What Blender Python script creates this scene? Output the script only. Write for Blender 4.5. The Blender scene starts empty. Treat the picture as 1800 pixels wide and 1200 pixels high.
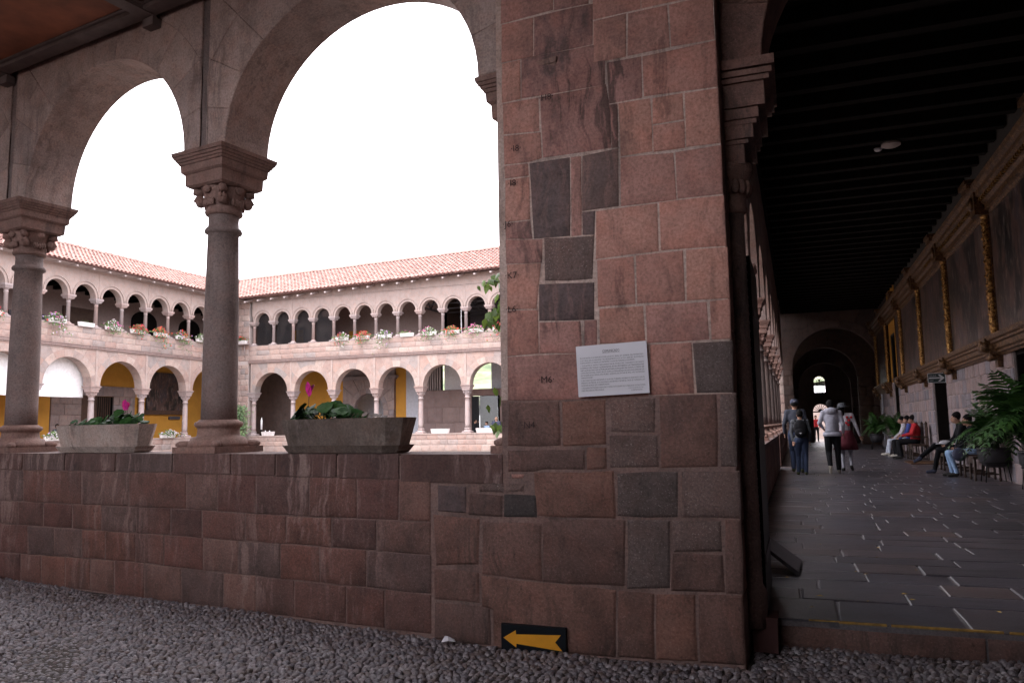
import bpy, bmesh, math, random
from math import sin, cos, pi, radians, sqrt, atan2, hypot
from mathutils import Vector, Matrix, Euler
from mathutils import noise as mnoise
random.seed(7)
SC = bpy.context.scene
COL = SC.collection

# ---------------------------------------------------------------- camera
EYE = 1.2
cam_d = bpy.data.cameras.new('camera'); cam = bpy.data.objects.new('camera', cam_d); COL.objects.link(cam)
cam_d.sensor_width = 36; cam_d.lens = 36*1370/1800; cam_d.clip_start = .05; cam_d.clip_end = 3000
CR = Vector((0.93938504, 0.34244745, -0.0168966)); CU = Vector((0.0530572, -0.09650333, 0.99391752)); CF = Vector((-0.33873394, 0.93456774, 0.10882309))
cam.matrix_world = Matrix(((CR.x, CU.x, -CF.x, 0), (CR.y, CU.y, -CF.y, 0), (CR.z, CU.z, -CF.z, EYE), (0, 0, 0, 1)))
SC.camera = cam

# ---------------------------------------------------------------- light: bright overcast day
SUN_EL, SUN_AZ = radians(62), radians(200)
w = bpy.data.worlds.new('World'); SC.world = w; w.use_nodes = True
nt = w.node_tree; nt.nodes.clear()
o_ = nt.nodes.new('ShaderNodeOutputWorld'); b_ = nt.nodes.new('ShaderNodeBackground')
s_ = nt.nodes.new('ShaderNodeTexSky'); s_.sky_type = 'NISHITA'; s_.sun_disc = False
s_.sun_elevation = SUN_EL; s_.sun_rotation = SUN_AZ; s_.altitude = 3300; s_.dust_density = 4
mx = nt.nodes.new('ShaderNodeMix'); mx.data_type = 'RGBA'; mx.inputs[0].default_value = .88
mx.inputs[7].default_value = (9.9, 9.6, 10.1, 1)          # closed white cloud cover
nt.links.new(s_.outputs[0], mx.inputs[6]); nt.links.new(mx.outputs[2], b_.inputs[0]); b_.inputs[1].default_value = .13
nt.links.new(b_.outputs[0], o_.inputs[0])
sl = bpy.data.lights.new('sun', 'SUN'); sl.energy = .8; sl.angle = radians(25); sl.color = (1, .97, .93)
so = bpy.data.objects.new('sun', sl); COL.objects.link(so)
sd = Vector((sin(SUN_AZ)*cos(SUN_EL), cos(SUN_AZ)*cos(SUN_EL), sin(SUN_EL)))
so.rotation_euler = sd.to_track_quat('Z', 'Y').to_euler(); so.location = (0, 0, 60)
SC.view_settings.view_transform = 'Standard'; SC.view_settings.look = 'None'
SC.view_settings.exposure = 2.05; SC.view_settings.gamma = 1; SC.view_settings.use_curve_mapping = False
SC.cycles.max_bounces = 8; SC.cycles.diffuse_bounces = 6; SC.cycles.caustics_reflective = False

# ---------------------------------------------------------------- materials
def srgb(h):
    h = h.lstrip('#'); c = [int(h[i:i+2], 16)/255 for i in (0, 2, 4)]
    return tuple((x/12.92 if x <= .04045 else ((x+.055)/1.055)**2.4) for x in c)+(1,)
class NT:
    def __init__(s, name):
        s.m = bpy.data.materials.new(name); s.m.use_nodes = True; s.t = s.m.node_tree; s.t.nodes.clear()
        s.out = s.n('OutputMaterial'); s.p = s.n('BsdfPrincipled'); s.l(s.p, 0, s.out, 0)
    def n(s, k): return s.t.nodes.new('ShaderNode'+k)
    def l(s, a, i, b, j): s.t.links.new(a.outputs[i], b.inputs[j])
    def math(s, op, a, b=None, clamp=False):
        m = s.n('Math'); m.operation = op; m.use_clamp = clamp
        for k, v in enumerate((a, b)):
            if v is None: continue
            if isinstance(v, (int, float)): m.inputs[k].default_value = v
            else: s.t.links.new(v, m.inputs[k])
        return m.outputs[0]
    def mix(s, f, a, b, mode='MIX'):
        m = s.n('Mix'); m.data_type = 'RGBA'; m.blend_type = mode
        for k, v in ((0, f), (6, a), (7, b)):
            if isinstance(v, (int, float)): m.inputs[k].default_value = v
            elif isinstance(v, tuple): m.inputs[k].default_value = v if len(v) == 4 else v+(1,)
            else: s.t.links.new(v, m.inputs[k])
        return m.outputs[2]
    def noise(s, vec, scale, detail=4, rough=.6, stretch=None):
        if stretch:
            mp = s.n('Mapping'); mp.inputs['Scale'].default_value = stretch; s.t.links.new(vec, mp.inputs[0]); vec = mp.outputs[0]
        n = s.n('TexNoise'); n.inputs['Scale'].default_value = scale; n.inputs['Detail'].default_value = detail; n.inputs['Roughness'].default_value = rough
        s.t.links.new(vec, n.inputs['Vector']); return n.outputs[0]
    def ramp(s, v, stops):
        r = s.n('ValToRGB'); e = r.color_ramp.elements
        if len(stops) == 1: stops = [(0., stops[0][1]), (1., stops[0][1])]
        while len(e) < len(stops): e.new(.5)
        for k, (p, c) in enumerate(stops):
            e[k].position = p; e[k].color = c if isinstance(c, tuple) else (c, c, c, 1)
        s.t.links.new(v, r.inputs[0]); return r.outputs[0]
    def pos(s):
        g = s.n('NewGeometry'); return g.outputs['Position']
    def rnd(s):                    # per piece number: mesh attribute + object random
        a = s.n('Attribute'); a.attribute_name = 'rnd'; o = s.n('ObjectInfo')
        return s.math('FRACT', s.math('ADD', a.outputs['Fac'], o.outputs['Random']))
    def bump(s, h, strength, dist=.02):
        b = s.n('Bump'); b.inputs['Strength'].default_value = strength; b.inputs['Distance'].default_value = dist
        s.t.links.new(h, b.inputs['Height']); s.l(b, 0, s.p, 'Normal')
    def col(s, c):
        if isinstance(c, tuple): s.p.inputs['Base Color'].default_value = c if len(c) == 4 else c+(1,)
        else: s.t.links.new(c, s.p.inputs['Base Color'])
    def rough(s, v):
        if isinstance(v, (int, float)): s.p.inputs['Roughness'].default_value = v
        else: s.t.links.new(v, s.p.inputs['Roughness'])

def stone(name, cols, streak=.4, streakcol=None, blot=.35, speck=.0, rough=.85, bump=.35, scale=1., patch=0., patchcol=(.03, .022, .022, 1), var=1.):
    N = NT(name); P = N.pos(); r = N.rnd()
    # each stone gets its own piece of the texture
    cb = N.n('CombineXYZ'); 
    for k in range(3): N.t.links.new(N.math('MULTIPLY', r, 37.+11*k), cb.inputs[k])
    va = N.n('VectorMath'); va.operation = 'ADD'; N.t.links.new(P, va.inputs[0]); N.t.links.new(cb.outputs[0], va.inputs[1]); V = va.outputs[0]
    n = len(cols); base = N.ramp(r, [((k+.5)/n, c) for k, c in enumerate(cols)]); base_r = base
    f1 = N.noise(V, 3.2*scale, 6, .65)
    base = N.mix(1., base, N.ramp(f1, [(.25, 1-blot), (.5, 1.), (.8, 1+blot*.6)]), 'MULTIPLY')
    hue = N.noise(V, 7*scale, 3, .5)
    base = N.mix(N.math('MULTIPLY', N.ramp(hue, [(.45, 0.), (.75, 1.)]), .35), base, N.mix(1., base, (1.18, .82, .7, 1), 'MULTIPLY'))
    if patch > 0:
        pf = N.noise(P, 1.9, 7, .72, (1, 1, .6))
        base = N.mix(N.math('MULTIPLY', N.ramp(pf, [(.54, 0.), (.66, 1.)]), patch), base, patchcol)
    if streak > 0:
        wn = N.n('TexNoise'); wn.inputs['Scale'].default_value = 2.2; N.t.links.new(P, wn.inputs['Vector']); wv = N.n('VectorMath'); wv.operation = 'SCALE'; wv.inputs[3].default_value = .22; N.t.links.new(wn.outputs[1], wv.inputs[0])
        wa = N.n('VectorMath'); wa.operation = 'ADD'; N.t.links.new(P, wa.inputs[0]); N.t.links.new(wv.outputs[0], wa.inputs[1])
        sf = N.noise(wa.outputs[0], 1., 6, .68, (15, 15, .8)); lo = N.noise(P, 1.6, 3, .6, (1, 1, .6))
        m_ = N.math('MULTIPLY', N.ramp(sf, [(.49, 0.), (.60, 1.)]), N.ramp(lo, [(.44, 0.), (.60, 1.)]))
        base = N.mix(N.math('MULTIPLY', m_, streak), base, streakcol or (.035, .024, .022, 1))
    fine = N.noise(P, 60*scale, 4, .7)
    base = N.mix(1., base, N.ramp(fine, [(.28, .62), (.5, 1.), (.72, 1.32)]), 'MULTIPLY')
    pit = N.noise(P, 34*scale, 2, .5, (1, 1, .8)); base = N.mix(N.math('MULTIPLY', N.ramp(pit, [(.68, 0.), (.76, 1.)]), .55*min(1, bump*2)), base, N.mix(1., base, (.35, .33, .33, 1), 'MULTIPLY'))
    if speck > 0:
        sp = N.noise(P, 120, 2, .6); base = N.mix(N.math('MULTIPLY', N.ramp(sp, [(.62, 0.), (.72, 1.)]), speck), base, (.45, .40, .38, 1))
    N.col(base); N.rough(rough)
    h = N.math('ADD', N.math('MULTIPLY', f1, .7), N.math('MULTIPLY', fine, .5)); N.bump(h, bump, .02)
    return N.m
def plain(name, c, rough=.7, metal=0., nscale=8, namt=.15, bump=.1, spec=None):
    N = NT(name)
    if max(c[:3]) < .02: N.p.inputs['Specular IOR Level'].default_value = .15
    P = N.pos(); f = N.noise(P, nscale, 5, .6)
    N.col(N.mix(1., c if len(c) == 4 else c+(1,), N.ramp(f, [(.25, 1-namt), (.75, 1+namt)]), 'MULTIPLY'))
    N.rough(rough); N.p.inputs['Metallic'].default_value = metal
    if bump: N.bump(N.noise(P, nscale*8, 3, .6), bump, .01)
    return N.m
M = {}
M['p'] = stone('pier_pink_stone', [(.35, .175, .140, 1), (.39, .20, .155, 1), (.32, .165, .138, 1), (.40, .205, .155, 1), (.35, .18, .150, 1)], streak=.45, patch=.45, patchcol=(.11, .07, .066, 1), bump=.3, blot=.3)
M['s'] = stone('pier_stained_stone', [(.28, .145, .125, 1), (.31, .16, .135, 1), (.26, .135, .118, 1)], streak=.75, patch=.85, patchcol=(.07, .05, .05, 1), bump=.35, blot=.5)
M['m'] = stone('pier_red_stone', [(.145, .076, .060, 1), (.175, .088, .066, 1), (.115, .067, .057, 1), (.155, .082, .065, 1)], streak=.7, speck=.15, bump=.7, blot=.6, patch=.5, patchcol=(.055, .036, .034, 1))  # old stone, tone lowered further to carry light falloff toward the pier foot
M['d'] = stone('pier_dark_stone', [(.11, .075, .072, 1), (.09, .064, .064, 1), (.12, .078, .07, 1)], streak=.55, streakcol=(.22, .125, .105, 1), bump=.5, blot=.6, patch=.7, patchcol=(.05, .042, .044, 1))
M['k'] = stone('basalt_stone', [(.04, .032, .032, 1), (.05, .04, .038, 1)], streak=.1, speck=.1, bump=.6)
M['g'] = stone('pier_grey_stone', [(.13, .086, .076, 1), (.10, .074, .068, 1), (.14, .09, .078, 1)], streak=.3, speck=.45, bump=.9, blot=.5)  # rough old stone; part of the lower pier's shade is painted into this tone
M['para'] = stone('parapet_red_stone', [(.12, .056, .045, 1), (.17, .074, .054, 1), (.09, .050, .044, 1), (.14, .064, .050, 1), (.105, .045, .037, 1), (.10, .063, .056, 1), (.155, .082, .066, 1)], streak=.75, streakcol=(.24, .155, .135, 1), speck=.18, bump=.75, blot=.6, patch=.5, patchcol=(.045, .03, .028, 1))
M['ledge'] = stone('ledge_stone', [(.085, .046, .04, 1), (.11, .06, .052, 1), (.09, .06, .055, 1)], streak=.8, streakcol=(.24, .165, .145, 1), bump=.6, patch=.6, patchcol=(.03, .02, .02, 1), blot=.5)
M['arch'] = stone('arch_stone', [(.32, .24, .215, 1), (.36, .265, .235, 1), (.29, .222, .205, 1), (.34, .25, .222, 1)], streak=.35, bump=.4, patch=.4, patchcol=(.13, .098, .092, 1), blot=.4)
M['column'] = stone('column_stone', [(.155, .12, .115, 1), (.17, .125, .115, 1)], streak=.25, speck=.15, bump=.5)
M['capital'] = stone('capital_stone', [(.22, .135, .112, 1), (.20, .12, .10, 1)], streak=.5, bump=.4)
M['mortar'] = stone('mortar', [(.40, .30, .26, 1)], streak=.45, bump=.6, blot=.5)
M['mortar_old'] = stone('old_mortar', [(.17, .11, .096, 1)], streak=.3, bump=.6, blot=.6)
M['far'] = stone('courtyard_stone', [(.34, .26, .232, 1), (.31, .218, .19, 1), (.365, .285, .255, 1), (.26, .225, .215, 1), (.34, .235, .20, 1), (.385, .305, .27, 1)], streak=.4, streakcol=(.25, .19, .175, 1), blot=.28, patch=.3, patchcol=(.25, .20, .185, 1), bump=.15)
M['farplain'] = stone('courtyard_wall_stone', [(.36, .285, .258, 1)], patch=.3, patchcol=(.25, .20, .18, 1), streak=.5, streakcol=(.25, .20, .19, 1), blot=.2, bump=.15)
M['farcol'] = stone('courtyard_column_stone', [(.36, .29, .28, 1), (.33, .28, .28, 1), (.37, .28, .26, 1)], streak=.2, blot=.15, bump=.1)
M['farmortar'] = stone('courtyard_mortar', [(.43, .37, .35, 1)], streak=.2, blot=.15, bump=.1)
M['slab'] = stone('floor_slab_stone', [(.068, .062, .074, 1), (.082, .07, .078, 1), (.058, .055, .068, 1), (.098, .072, .070, 1), (.072, .067, .080, 1), (.078, .070, .080, 1), (.064, .058, .068, 1), (.05, .046, .054, 1)], streak=0, speck=.22, blot=.55, rough=.34, bump=.35)
M['slabmortar'] = stone('floor_mortar', [(.11, .098, .105, 1)], streak=0, bump=.6, rough=.8)
M['rwall'] = stone('corridor_block_stone', [(.30, .235, .235, 1), (.25, .21, .225, 1), (.19, .18, .205, 1), (.31, .235, .225, 1), (.27, .21, .205, 1)], streak=.1, bump=.4)
M['rmortar'] = stone('corridor_mortar', [(.34, .29, .285, 1)], streak=.1, bump=.4)
M['pebble'] = stone('pebble_stone', [(.125, .112, .125, 1), (.17, .15, .16, 1), (.085, .077, .09, 1), (.13, .10, .10, 1), (.24, .22, .235, 1), (.10, .075, .07, 1)], streak=0, rough=.38, bump=.25, blot=.25)
M['earth'] = stone('cobble_bed', [(.045, .034, .03, 1)], streak=0, rough=.95, bump=.8)
M['ground'] = stone('courtyard_paving', [(.25, .22, .20, 1)], streak=0, bump=.3)
M['tile'] = stone('roof_tile', [(.35, .18, .15, 1), (.39, .215, .185, 1), (.32, .165, .14, 1), (.41, .25, .215, 1), (.36, .20, .17, 1), (.27, .165, .145, 1), (.38, .235, .205, 1)], streak=0, blot=.3, patch=.45, patchcol=(.26, .19, .17, 1), bump=.3)
M['tilebed'] = plain('tile_bed', (.22, .11, .09), .9)
M['timber'] = plain('grey_timber', (.36, .30, .29), .8)
M['farcourse'] = stone('string_course_stone', [(.27, .20, .185, 1)], streak=.3, blot=.2, bump=.2)
M['darkplaster'] = plain('dark_plaster', (.035, .03, .028), .95)  # even dark tone of the upper corridor wall core
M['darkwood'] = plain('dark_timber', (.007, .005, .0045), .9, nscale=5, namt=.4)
M['doorwood'] = plain('door_timber', (.07, .035, .022), .6, nscale=5, namt=.4)
M['white'] = plain('white_paint', (.78, .77, .78), .7)
M['plaster'] = plain('rose_plaster', (.32, .235, .215), .9)
M['yellow'] = plain('ochre_wall_paint', (.50, .235, .03), .8, nscale=2, namt=.12)
M['black'] = plain('black_metal', (.012, .012, .013), .5, .3)
M['iron'] = plain('steel_truss', (.10, .09, .10), .6, .5)
N = NT('gilded_wood'); P = N.pos(); q = N.noise(P, 22, 4, .7); N.col(N.ramp(q, [(.36, (.035, .015, .005, 1)), (.5, (.24, .115, .03, 1)), (.64, (.62, .36, .12, 1))])); N.rough(.36); N.p.inputs['Metallic'].default_value = .7; N.bump(q, .9, .02); M['gold'] = N.m
N = NT('brown_gilded_rail'); P = N.pos(); q = N.noise(P, 16, 5, .75, (1, .5, 1)); N.col(N.ramp(q, [(.34, (.03, .014, .007, 1)), (.5, (.10, .047, .02, 1)), (.66, (.26, .14, .055, 1))])); N.rough(.42); N.p.inputs['Metallic'].default_value = .35; N.bump(q, .8, .02); M['gildwood'] = N.m
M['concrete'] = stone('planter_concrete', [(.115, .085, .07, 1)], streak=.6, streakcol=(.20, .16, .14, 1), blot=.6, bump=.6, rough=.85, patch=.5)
M['concrete_pale'] = stone('planter_concrete_pale', [(.36, .29, .255, 1)], streak=.6, streakcol=(.10, .075, .065, 1), blot=.35, bump=.3)  # paler mix for the second ledge planter
M['fartrough'] = plain('white_trough', (.62, .58, .57), .8)
M['soil'] = plain('potting_soil', (.03, .02, .014), .95)
M['asphaltroof'] = plain('sheet_roof', (.30, .28, .30), .7)

M['endwall'] = stone('end_wall_stone', [(.15, .10, .085, 1), (.12, .085, .075, 1)], streak=.3, bump=.3)
def canvas_mat(i):
    N = NT('dark_canvas'); P = N.pos(); rs = random.Random(i)
    f1 = N.noise(P, 1.3, 6, .62, (1, 1.3, .6)); f2 = N.noise(P, 3.2, 5, .65, (1, 2.2, .7)); f3 = N.noise(P, 7, 3, .6, (1, 1.8, .4))
    c = N.ramp(f1, [(.34, (.006, .006, .008, 1)), (.46, (.022, .017, .017, 1)), (.54, (.10, .055, .045, 1)), (.60, (.035, .03, .04, 1)), (.72, (.15, .10, .08, 1))])
    c = N.mix(N.math('MULTIPLY', N.ramp(f2, [(.55, 0.), (.66, 1.)]), .75), c, (.20, .14, .12, 1)); c = N.mix(N.math('MULTIPLY', N.ramp(f3, [(.60, 0.), (.66, 1.)]), .5), c, (.28, .24, .22, 1)); N.col(c); N.rough(.4); return N.m
M['canvasw'] = canvas_mat(40)
# ---------------------------------------------------------------- mesh helpers
class MB:
    def __init__(s): s.v = []; s.f = []; s.r = []; s.mi = []; s.cur = 0.; s.m = 0; s.sm = []
    def add(s, vs, fs, smooth=False):
        b = len(s.v); s.v += [tuple(v) for v in vs]; s.r += [s.cur]*len(vs)
        for f in fs: s.f.append(tuple(b+i for i in f)); s.mi.append(s.m); s.sm.append(smooth)
    def box(s, x0, x1, y0, y1, z0, z1, taper=0):
        t = taper
        s.add([(x0, y0, z0), (x1, y0, z0), (x1, y1, z0), (x0, y1, z0), (x0+t, y0+t, z1), (x1-t, y0+t, z1), (x1-t, y1-t, z1), (x0+t, y1-t, z1)],
              [(0, 3, 2, 1), (4, 5, 6, 7), (0, 1, 5, 4), (1, 2, 6, 5), (2, 3, 7, 6), (3, 0, 4, 7)])
    def frustum(s, cx, cy, z0, z1, a0, a1, b0=None, b1=None):
        b0 = a0 if b0 is None else b0; b1 = a1 if b1 is None else b1
        s.add([(cx-a0, cy-b0, z0), (cx+a0, cy-b0, z0), (cx+a0, cy+b0, z0), (cx-a0, cy+b0, z0), (cx-a1, cy-b1, z1), (cx+a1, cy-b1, z1), (cx+a1, cy+b1, z1), (cx-a1, cy+b1, z1)],
              [(0, 3, 2, 1), (4, 5, 6, 7), (0, 1, 5, 4), (1, 2, 6, 5), (2, 3, 7, 6), (3, 0, 4, 7)])
    def prism(s, poly, y0, y1, axis='y'):
        n = len(poly); A = [(p[0], y0, p[1]) for p in poly]; B = [(p[0], y1, p[1]) for p in poly]
        if axis == 'z': A = [(p[0], p[1], y0) for p in poly]; B = [(p[0], p[1], y1) for p in poly]
        if axis == 'x': A = [(y0, p[0], p[1]) for p in poly]; B = [(y1, p[0], p[1]) for p in poly]
        s.add(A+B, [tuple(range(n)), tuple(range(2*n-1, n-1, -1))]+[(i, i+n, (i+1) % n+n, (i+1) % n) for i in range(n)])
    def lathe(s, prof, seg=20, c=(0, 0, 0), smooth=True, a0=0., a1=2*pi):
        full = abs(a1-a0-2*pi) < 1e-6; n = seg if full else seg+1; vs = []
        for r, z in prof:
            for k in range(n):
                a = a0+(a1-a0)*k/seg; vs.append((c[0]+r*cos(a), c[1]+r*sin(a), c[2]+z))
        fs = []
        for i in range(len(prof)-1):
            for k in range(n if full else n-1):
                k2 = (k+1) % n; fs.append((i*n+k, i*n+k2, (i+1)*n+k2, (i+1)*n+k))
        if full: fs += [tuple(range(n-1, -1, -1)), tuple(range((len(prof)-1)*n, len(prof)*n))]
        s.add(vs, fs, smooth)
    def tube(s, pts, rad, seg=6, smooth=True):
        pts = [Vector(p) for p in pts]; vs = []; N_ = len(pts)
        rad = rad if isinstance(rad, (list, tuple)) else [rad]*N_
        for i, p in enumerate(pts):
            t = (pts[min(i+1, N_-1)]-pts[max(i-1, 0)]).normalized()
            a = t.orthogonal().normalized() if i == 0 else (pa - t*pa.dot(t)).normalized()
            pa = a; b = t.cross(a)
            for k in range(seg):
                g = 2*pi*k/seg; vs.append(p+(a*cos(g)+b*sin(g))*rad[i])
        fs = [(i*seg+k, i*seg+(k+1) % seg, (i+1)*seg+(k+1) % seg, (i+1)*seg+k) for i in range(N_-1) for k in range(seg)]
        fs += [tuple(range(seg-1, -1, -1)), tuple(range((N_-1)*seg, N_*seg))]
        s.add(vs, fs, smooth)
    def ball(s, c, r, seg=10, rings=7, rot=None):
        r = r if isinstance(r, (list, tuple)) else (r, r, r); vs = []
        for i in range(rings+1):
            a = pi*i/rings
            for k in range(seg):
                b = 2*pi*k/seg; v = Vector((r[0]*sin(a)*cos(b), r[1]*sin(a)*sin(b), r[2]*cos(a)))
                if rot: v = rot @ v
                vs.append(Vector(c)+v)
        fs = [(i*seg+k, (i+1)*seg+k, (i+1)*seg+(k+1) % seg, i*seg+(k+1) % seg) for i in range(rings) for k in range(seg)]
        s.add(vs, fs, True)
    def map(s, fn): s.v = [tuple(fn(*v)) for v in s.v]; return s
    def mesh(s, name, mats):
        me = bpy.data.meshes.new(name); me.from_pydata(s.v, [], s.f)
        mats = mats if isinstance(mats, (list, tuple)) else [mats]
        for m in mats: me.materials.append(M[m] if isinstance(m, str) else m)
        if len(mats) > 1: me.polygons.foreach_set('material_index', s.mi)
        me.polygons.foreach_set('use_smooth', s.sm)
        a = me.attributes.new('rnd', 'FLOAT', 'POINT'); a.data.foreach_set('value', s.r)
        me.update()
        return me
def link(name, data, parent=None, loc=(0, 0, 0), rot=(0, 0, 0), scale=None, **kw):
    o = bpy.data.objects.new(name, data); COL.objects.link(o)
    if parent: o.parent = parent
    o.location = loc; o.rotation_euler = rot
    if scale: o.scale = scale
    for k, v in kw.items(): o[k] = v
    return o
def part(name, mb, mats, parent=None, loc=(0, 0, 0), rot=(0, 0, 0), world=False, **kw):
    if world and parent:
        l = parent.location; mb.v = [(x-l[0], y-l[1], z-l[2]) for x, y, z in mb.v]
    return link(name, mb.mesh(name, mats), parent, loc, rot, **kw)
def thing(name, label, cat, loc=(0, 0, 0), rz=0., group=None):
    kw = dict(label=label, category=cat)
    if group: kw['group'] = group
    return link(name, None, None, loc, (0, 0, rz), **kw)
def struct(name, mb, mats, **kw): return link(name, mb.mesh(name, mats), None, kind='structure', **kw)
def copy_tree(o, parent=None):
    c = o.copy(); COL.objects.link(c); c.parent = parent
    for ch in o.children: copy_tree(ch, c)
    return c
def dup(o, loc, rz=0., label=None, scale=None):
    c = copy_tree(o); c.location = loc; c.rotation_euler = (0, 0, rz)
    if label: c['label'] = label
    if scale: c.scale = scale
    return c
def inset(poly, d):
    n = len(poly); A = sum(poly[i][0]*poly[(i+1) % n][1]-poly[(i+1) % n][0]*poly[i][1] for i in range(n)); sg = 1 if A > 0 else -1; out = []
    for i in range(n):
        p0, p1, p2 = Vector(poly[i-1]), Vector(poly[i]), Vector(poly[(i+1) % n])
        e0 = (p1-p0).normalized(); e1 = (p2-p1).normalized()
        n0 = Vector((-e0.y, e0.x))*sg; n1 = Vector((-e1.y, e1.x))*sg
        k = 1+n0.dot(n1); m = (n0+n1)/max(k, .35); out.append(tuple(p1+m*d))
    return out
def stone_mb(poly, depth=.04, front=-.004, bev=.006, step=.16, jit=.003, cj=.004, fmap=None, mb=None, rnd=None):
    """a dressed block: rough outline, bevelled edge, slightly pillowed face; poly is (u, z), y points into the wall"""
    mb = mb or MB(); mb.cur = random.random() if rnd is None else rnd
    P = []
    n = len(poly)
    for i in range(n):
        a, b = poly[i], poly[(i+1) % n]; L = hypot(b[0]-a[0], b[1]-a[1]); k = max(1, int(L/step))
        for j in range(k):
            t = j/k; q = (a[0]+(b[0]-a[0])*t, a[1]+(b[1]-a[1])*t)
            P.append((q[0]+random.uniform(-jit, jit), q[1]+random.uniform(-jit, jit)))
    F = inset(P, bev); m = len(P); cx = sum(p[0] for p in P)/m; cz = sum(p[1] for p in P)/m
    I = [(p[0]*.45+cx*.55, p[1]*.45+cz*.55) for p in F]
    vs = [(p[0], depth, p[1]) for p in P]+[(p[0], front+bev*.8, p[1]) for p in P]+[(p[0], front+random.uniform(-.001, .001), p[1]) for p in F]
    vs += [(p[0], front-random.uniform(-.5, 1)*cj, p[1]) for p in I]+[(cx, front-random.uniform(-.3, .8)*cj, cz)]
    fs = []
    for i in range(m):
        j = (i+1) % m
        for r in range(3): fs.append((r*m+i, r*m+j, (r+1)*m+j, (r+1)*m+i))
        fs.append((3*m+i, 3*m+j, 4*m))
    if fmap: vs = [fmap(*v) for v in vs]
    b0 = len(mb.v); mb.v += [tuple(v) for v in vs]; mb.r += [mb.cur]*len(vs)
    for k, f in enumerate(fs): mb.f.append(tuple(b0+i for i in f)); mb.mi.append(mb.m); mb.sm.append(k % 4 >= 2)
    return mb
def courses(parent, mat, x0, x1, rows, wmin, wmax, gap=.012, frame=None, name='stone', one=None, holes=(), **kw):
    """rows of blocks between x0 and x1; frame maps (u, depth, z) to the parent's space; one = join them in that MB"""
    rz = rows
    for i in range(len(rz)-1):
        x = x0; first = True
        while x < x1-.02:
            wd = random.uniform(wmin, wmax)*(random.uniform(.4, .9) if first and i % 2 else 1); first = False
            xe = x+wd if x+wd < x1-wmin*.4 else x1
            zs0, zs1 = rz[i], rz[i+1]; skip = False
            for (hx0, hx1, hz0, hz1) in holes:
                if x < hx1 and xe > hx0 and zs0 < hz1-.01 and zs1 > hz0+.01:
                    if x < hx0-.08: xe = hx0
                    elif xe > hx1+.08 and x >= hx0: x = hx1
                    else: skip = True
            if not skip and xe-x > .04:
                g = gap/2; poly = [(x+g, zs0+g), (xe-g, zs0+g), (xe-g, zs1-g), (x+g, zs1-g)]
                if one is not None: stone_mb(poly, fmap=frame, mb=one, **kw)
                else:
                    part(name, stone_mb(poly, fmap=frame, **kw), mat, parent)
            if xe <= x: break
            x = xe
# ---------------------------------------------------------------- ground and floors
DEL = radians(7.614)
P1 = (-1.774, 4.667)
g = MB(); g.box(-34, -1.0, 5.5, 41, -.6, -.05); struct('courtyard_ground', g, 'ground')
g = MB(); g.add([(-200, -200, -.62), (200, -200, -.62), (200, 300, -.62), (-200, 300, -.62)], [(0, 1, 2, 3)]); struct('ground', g, 'ground')
floor = MB(); floor.box(-14, 6.5, -9, 6.6, -.4, -.162); struct('cobble_bed', floor, 'earth')
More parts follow.
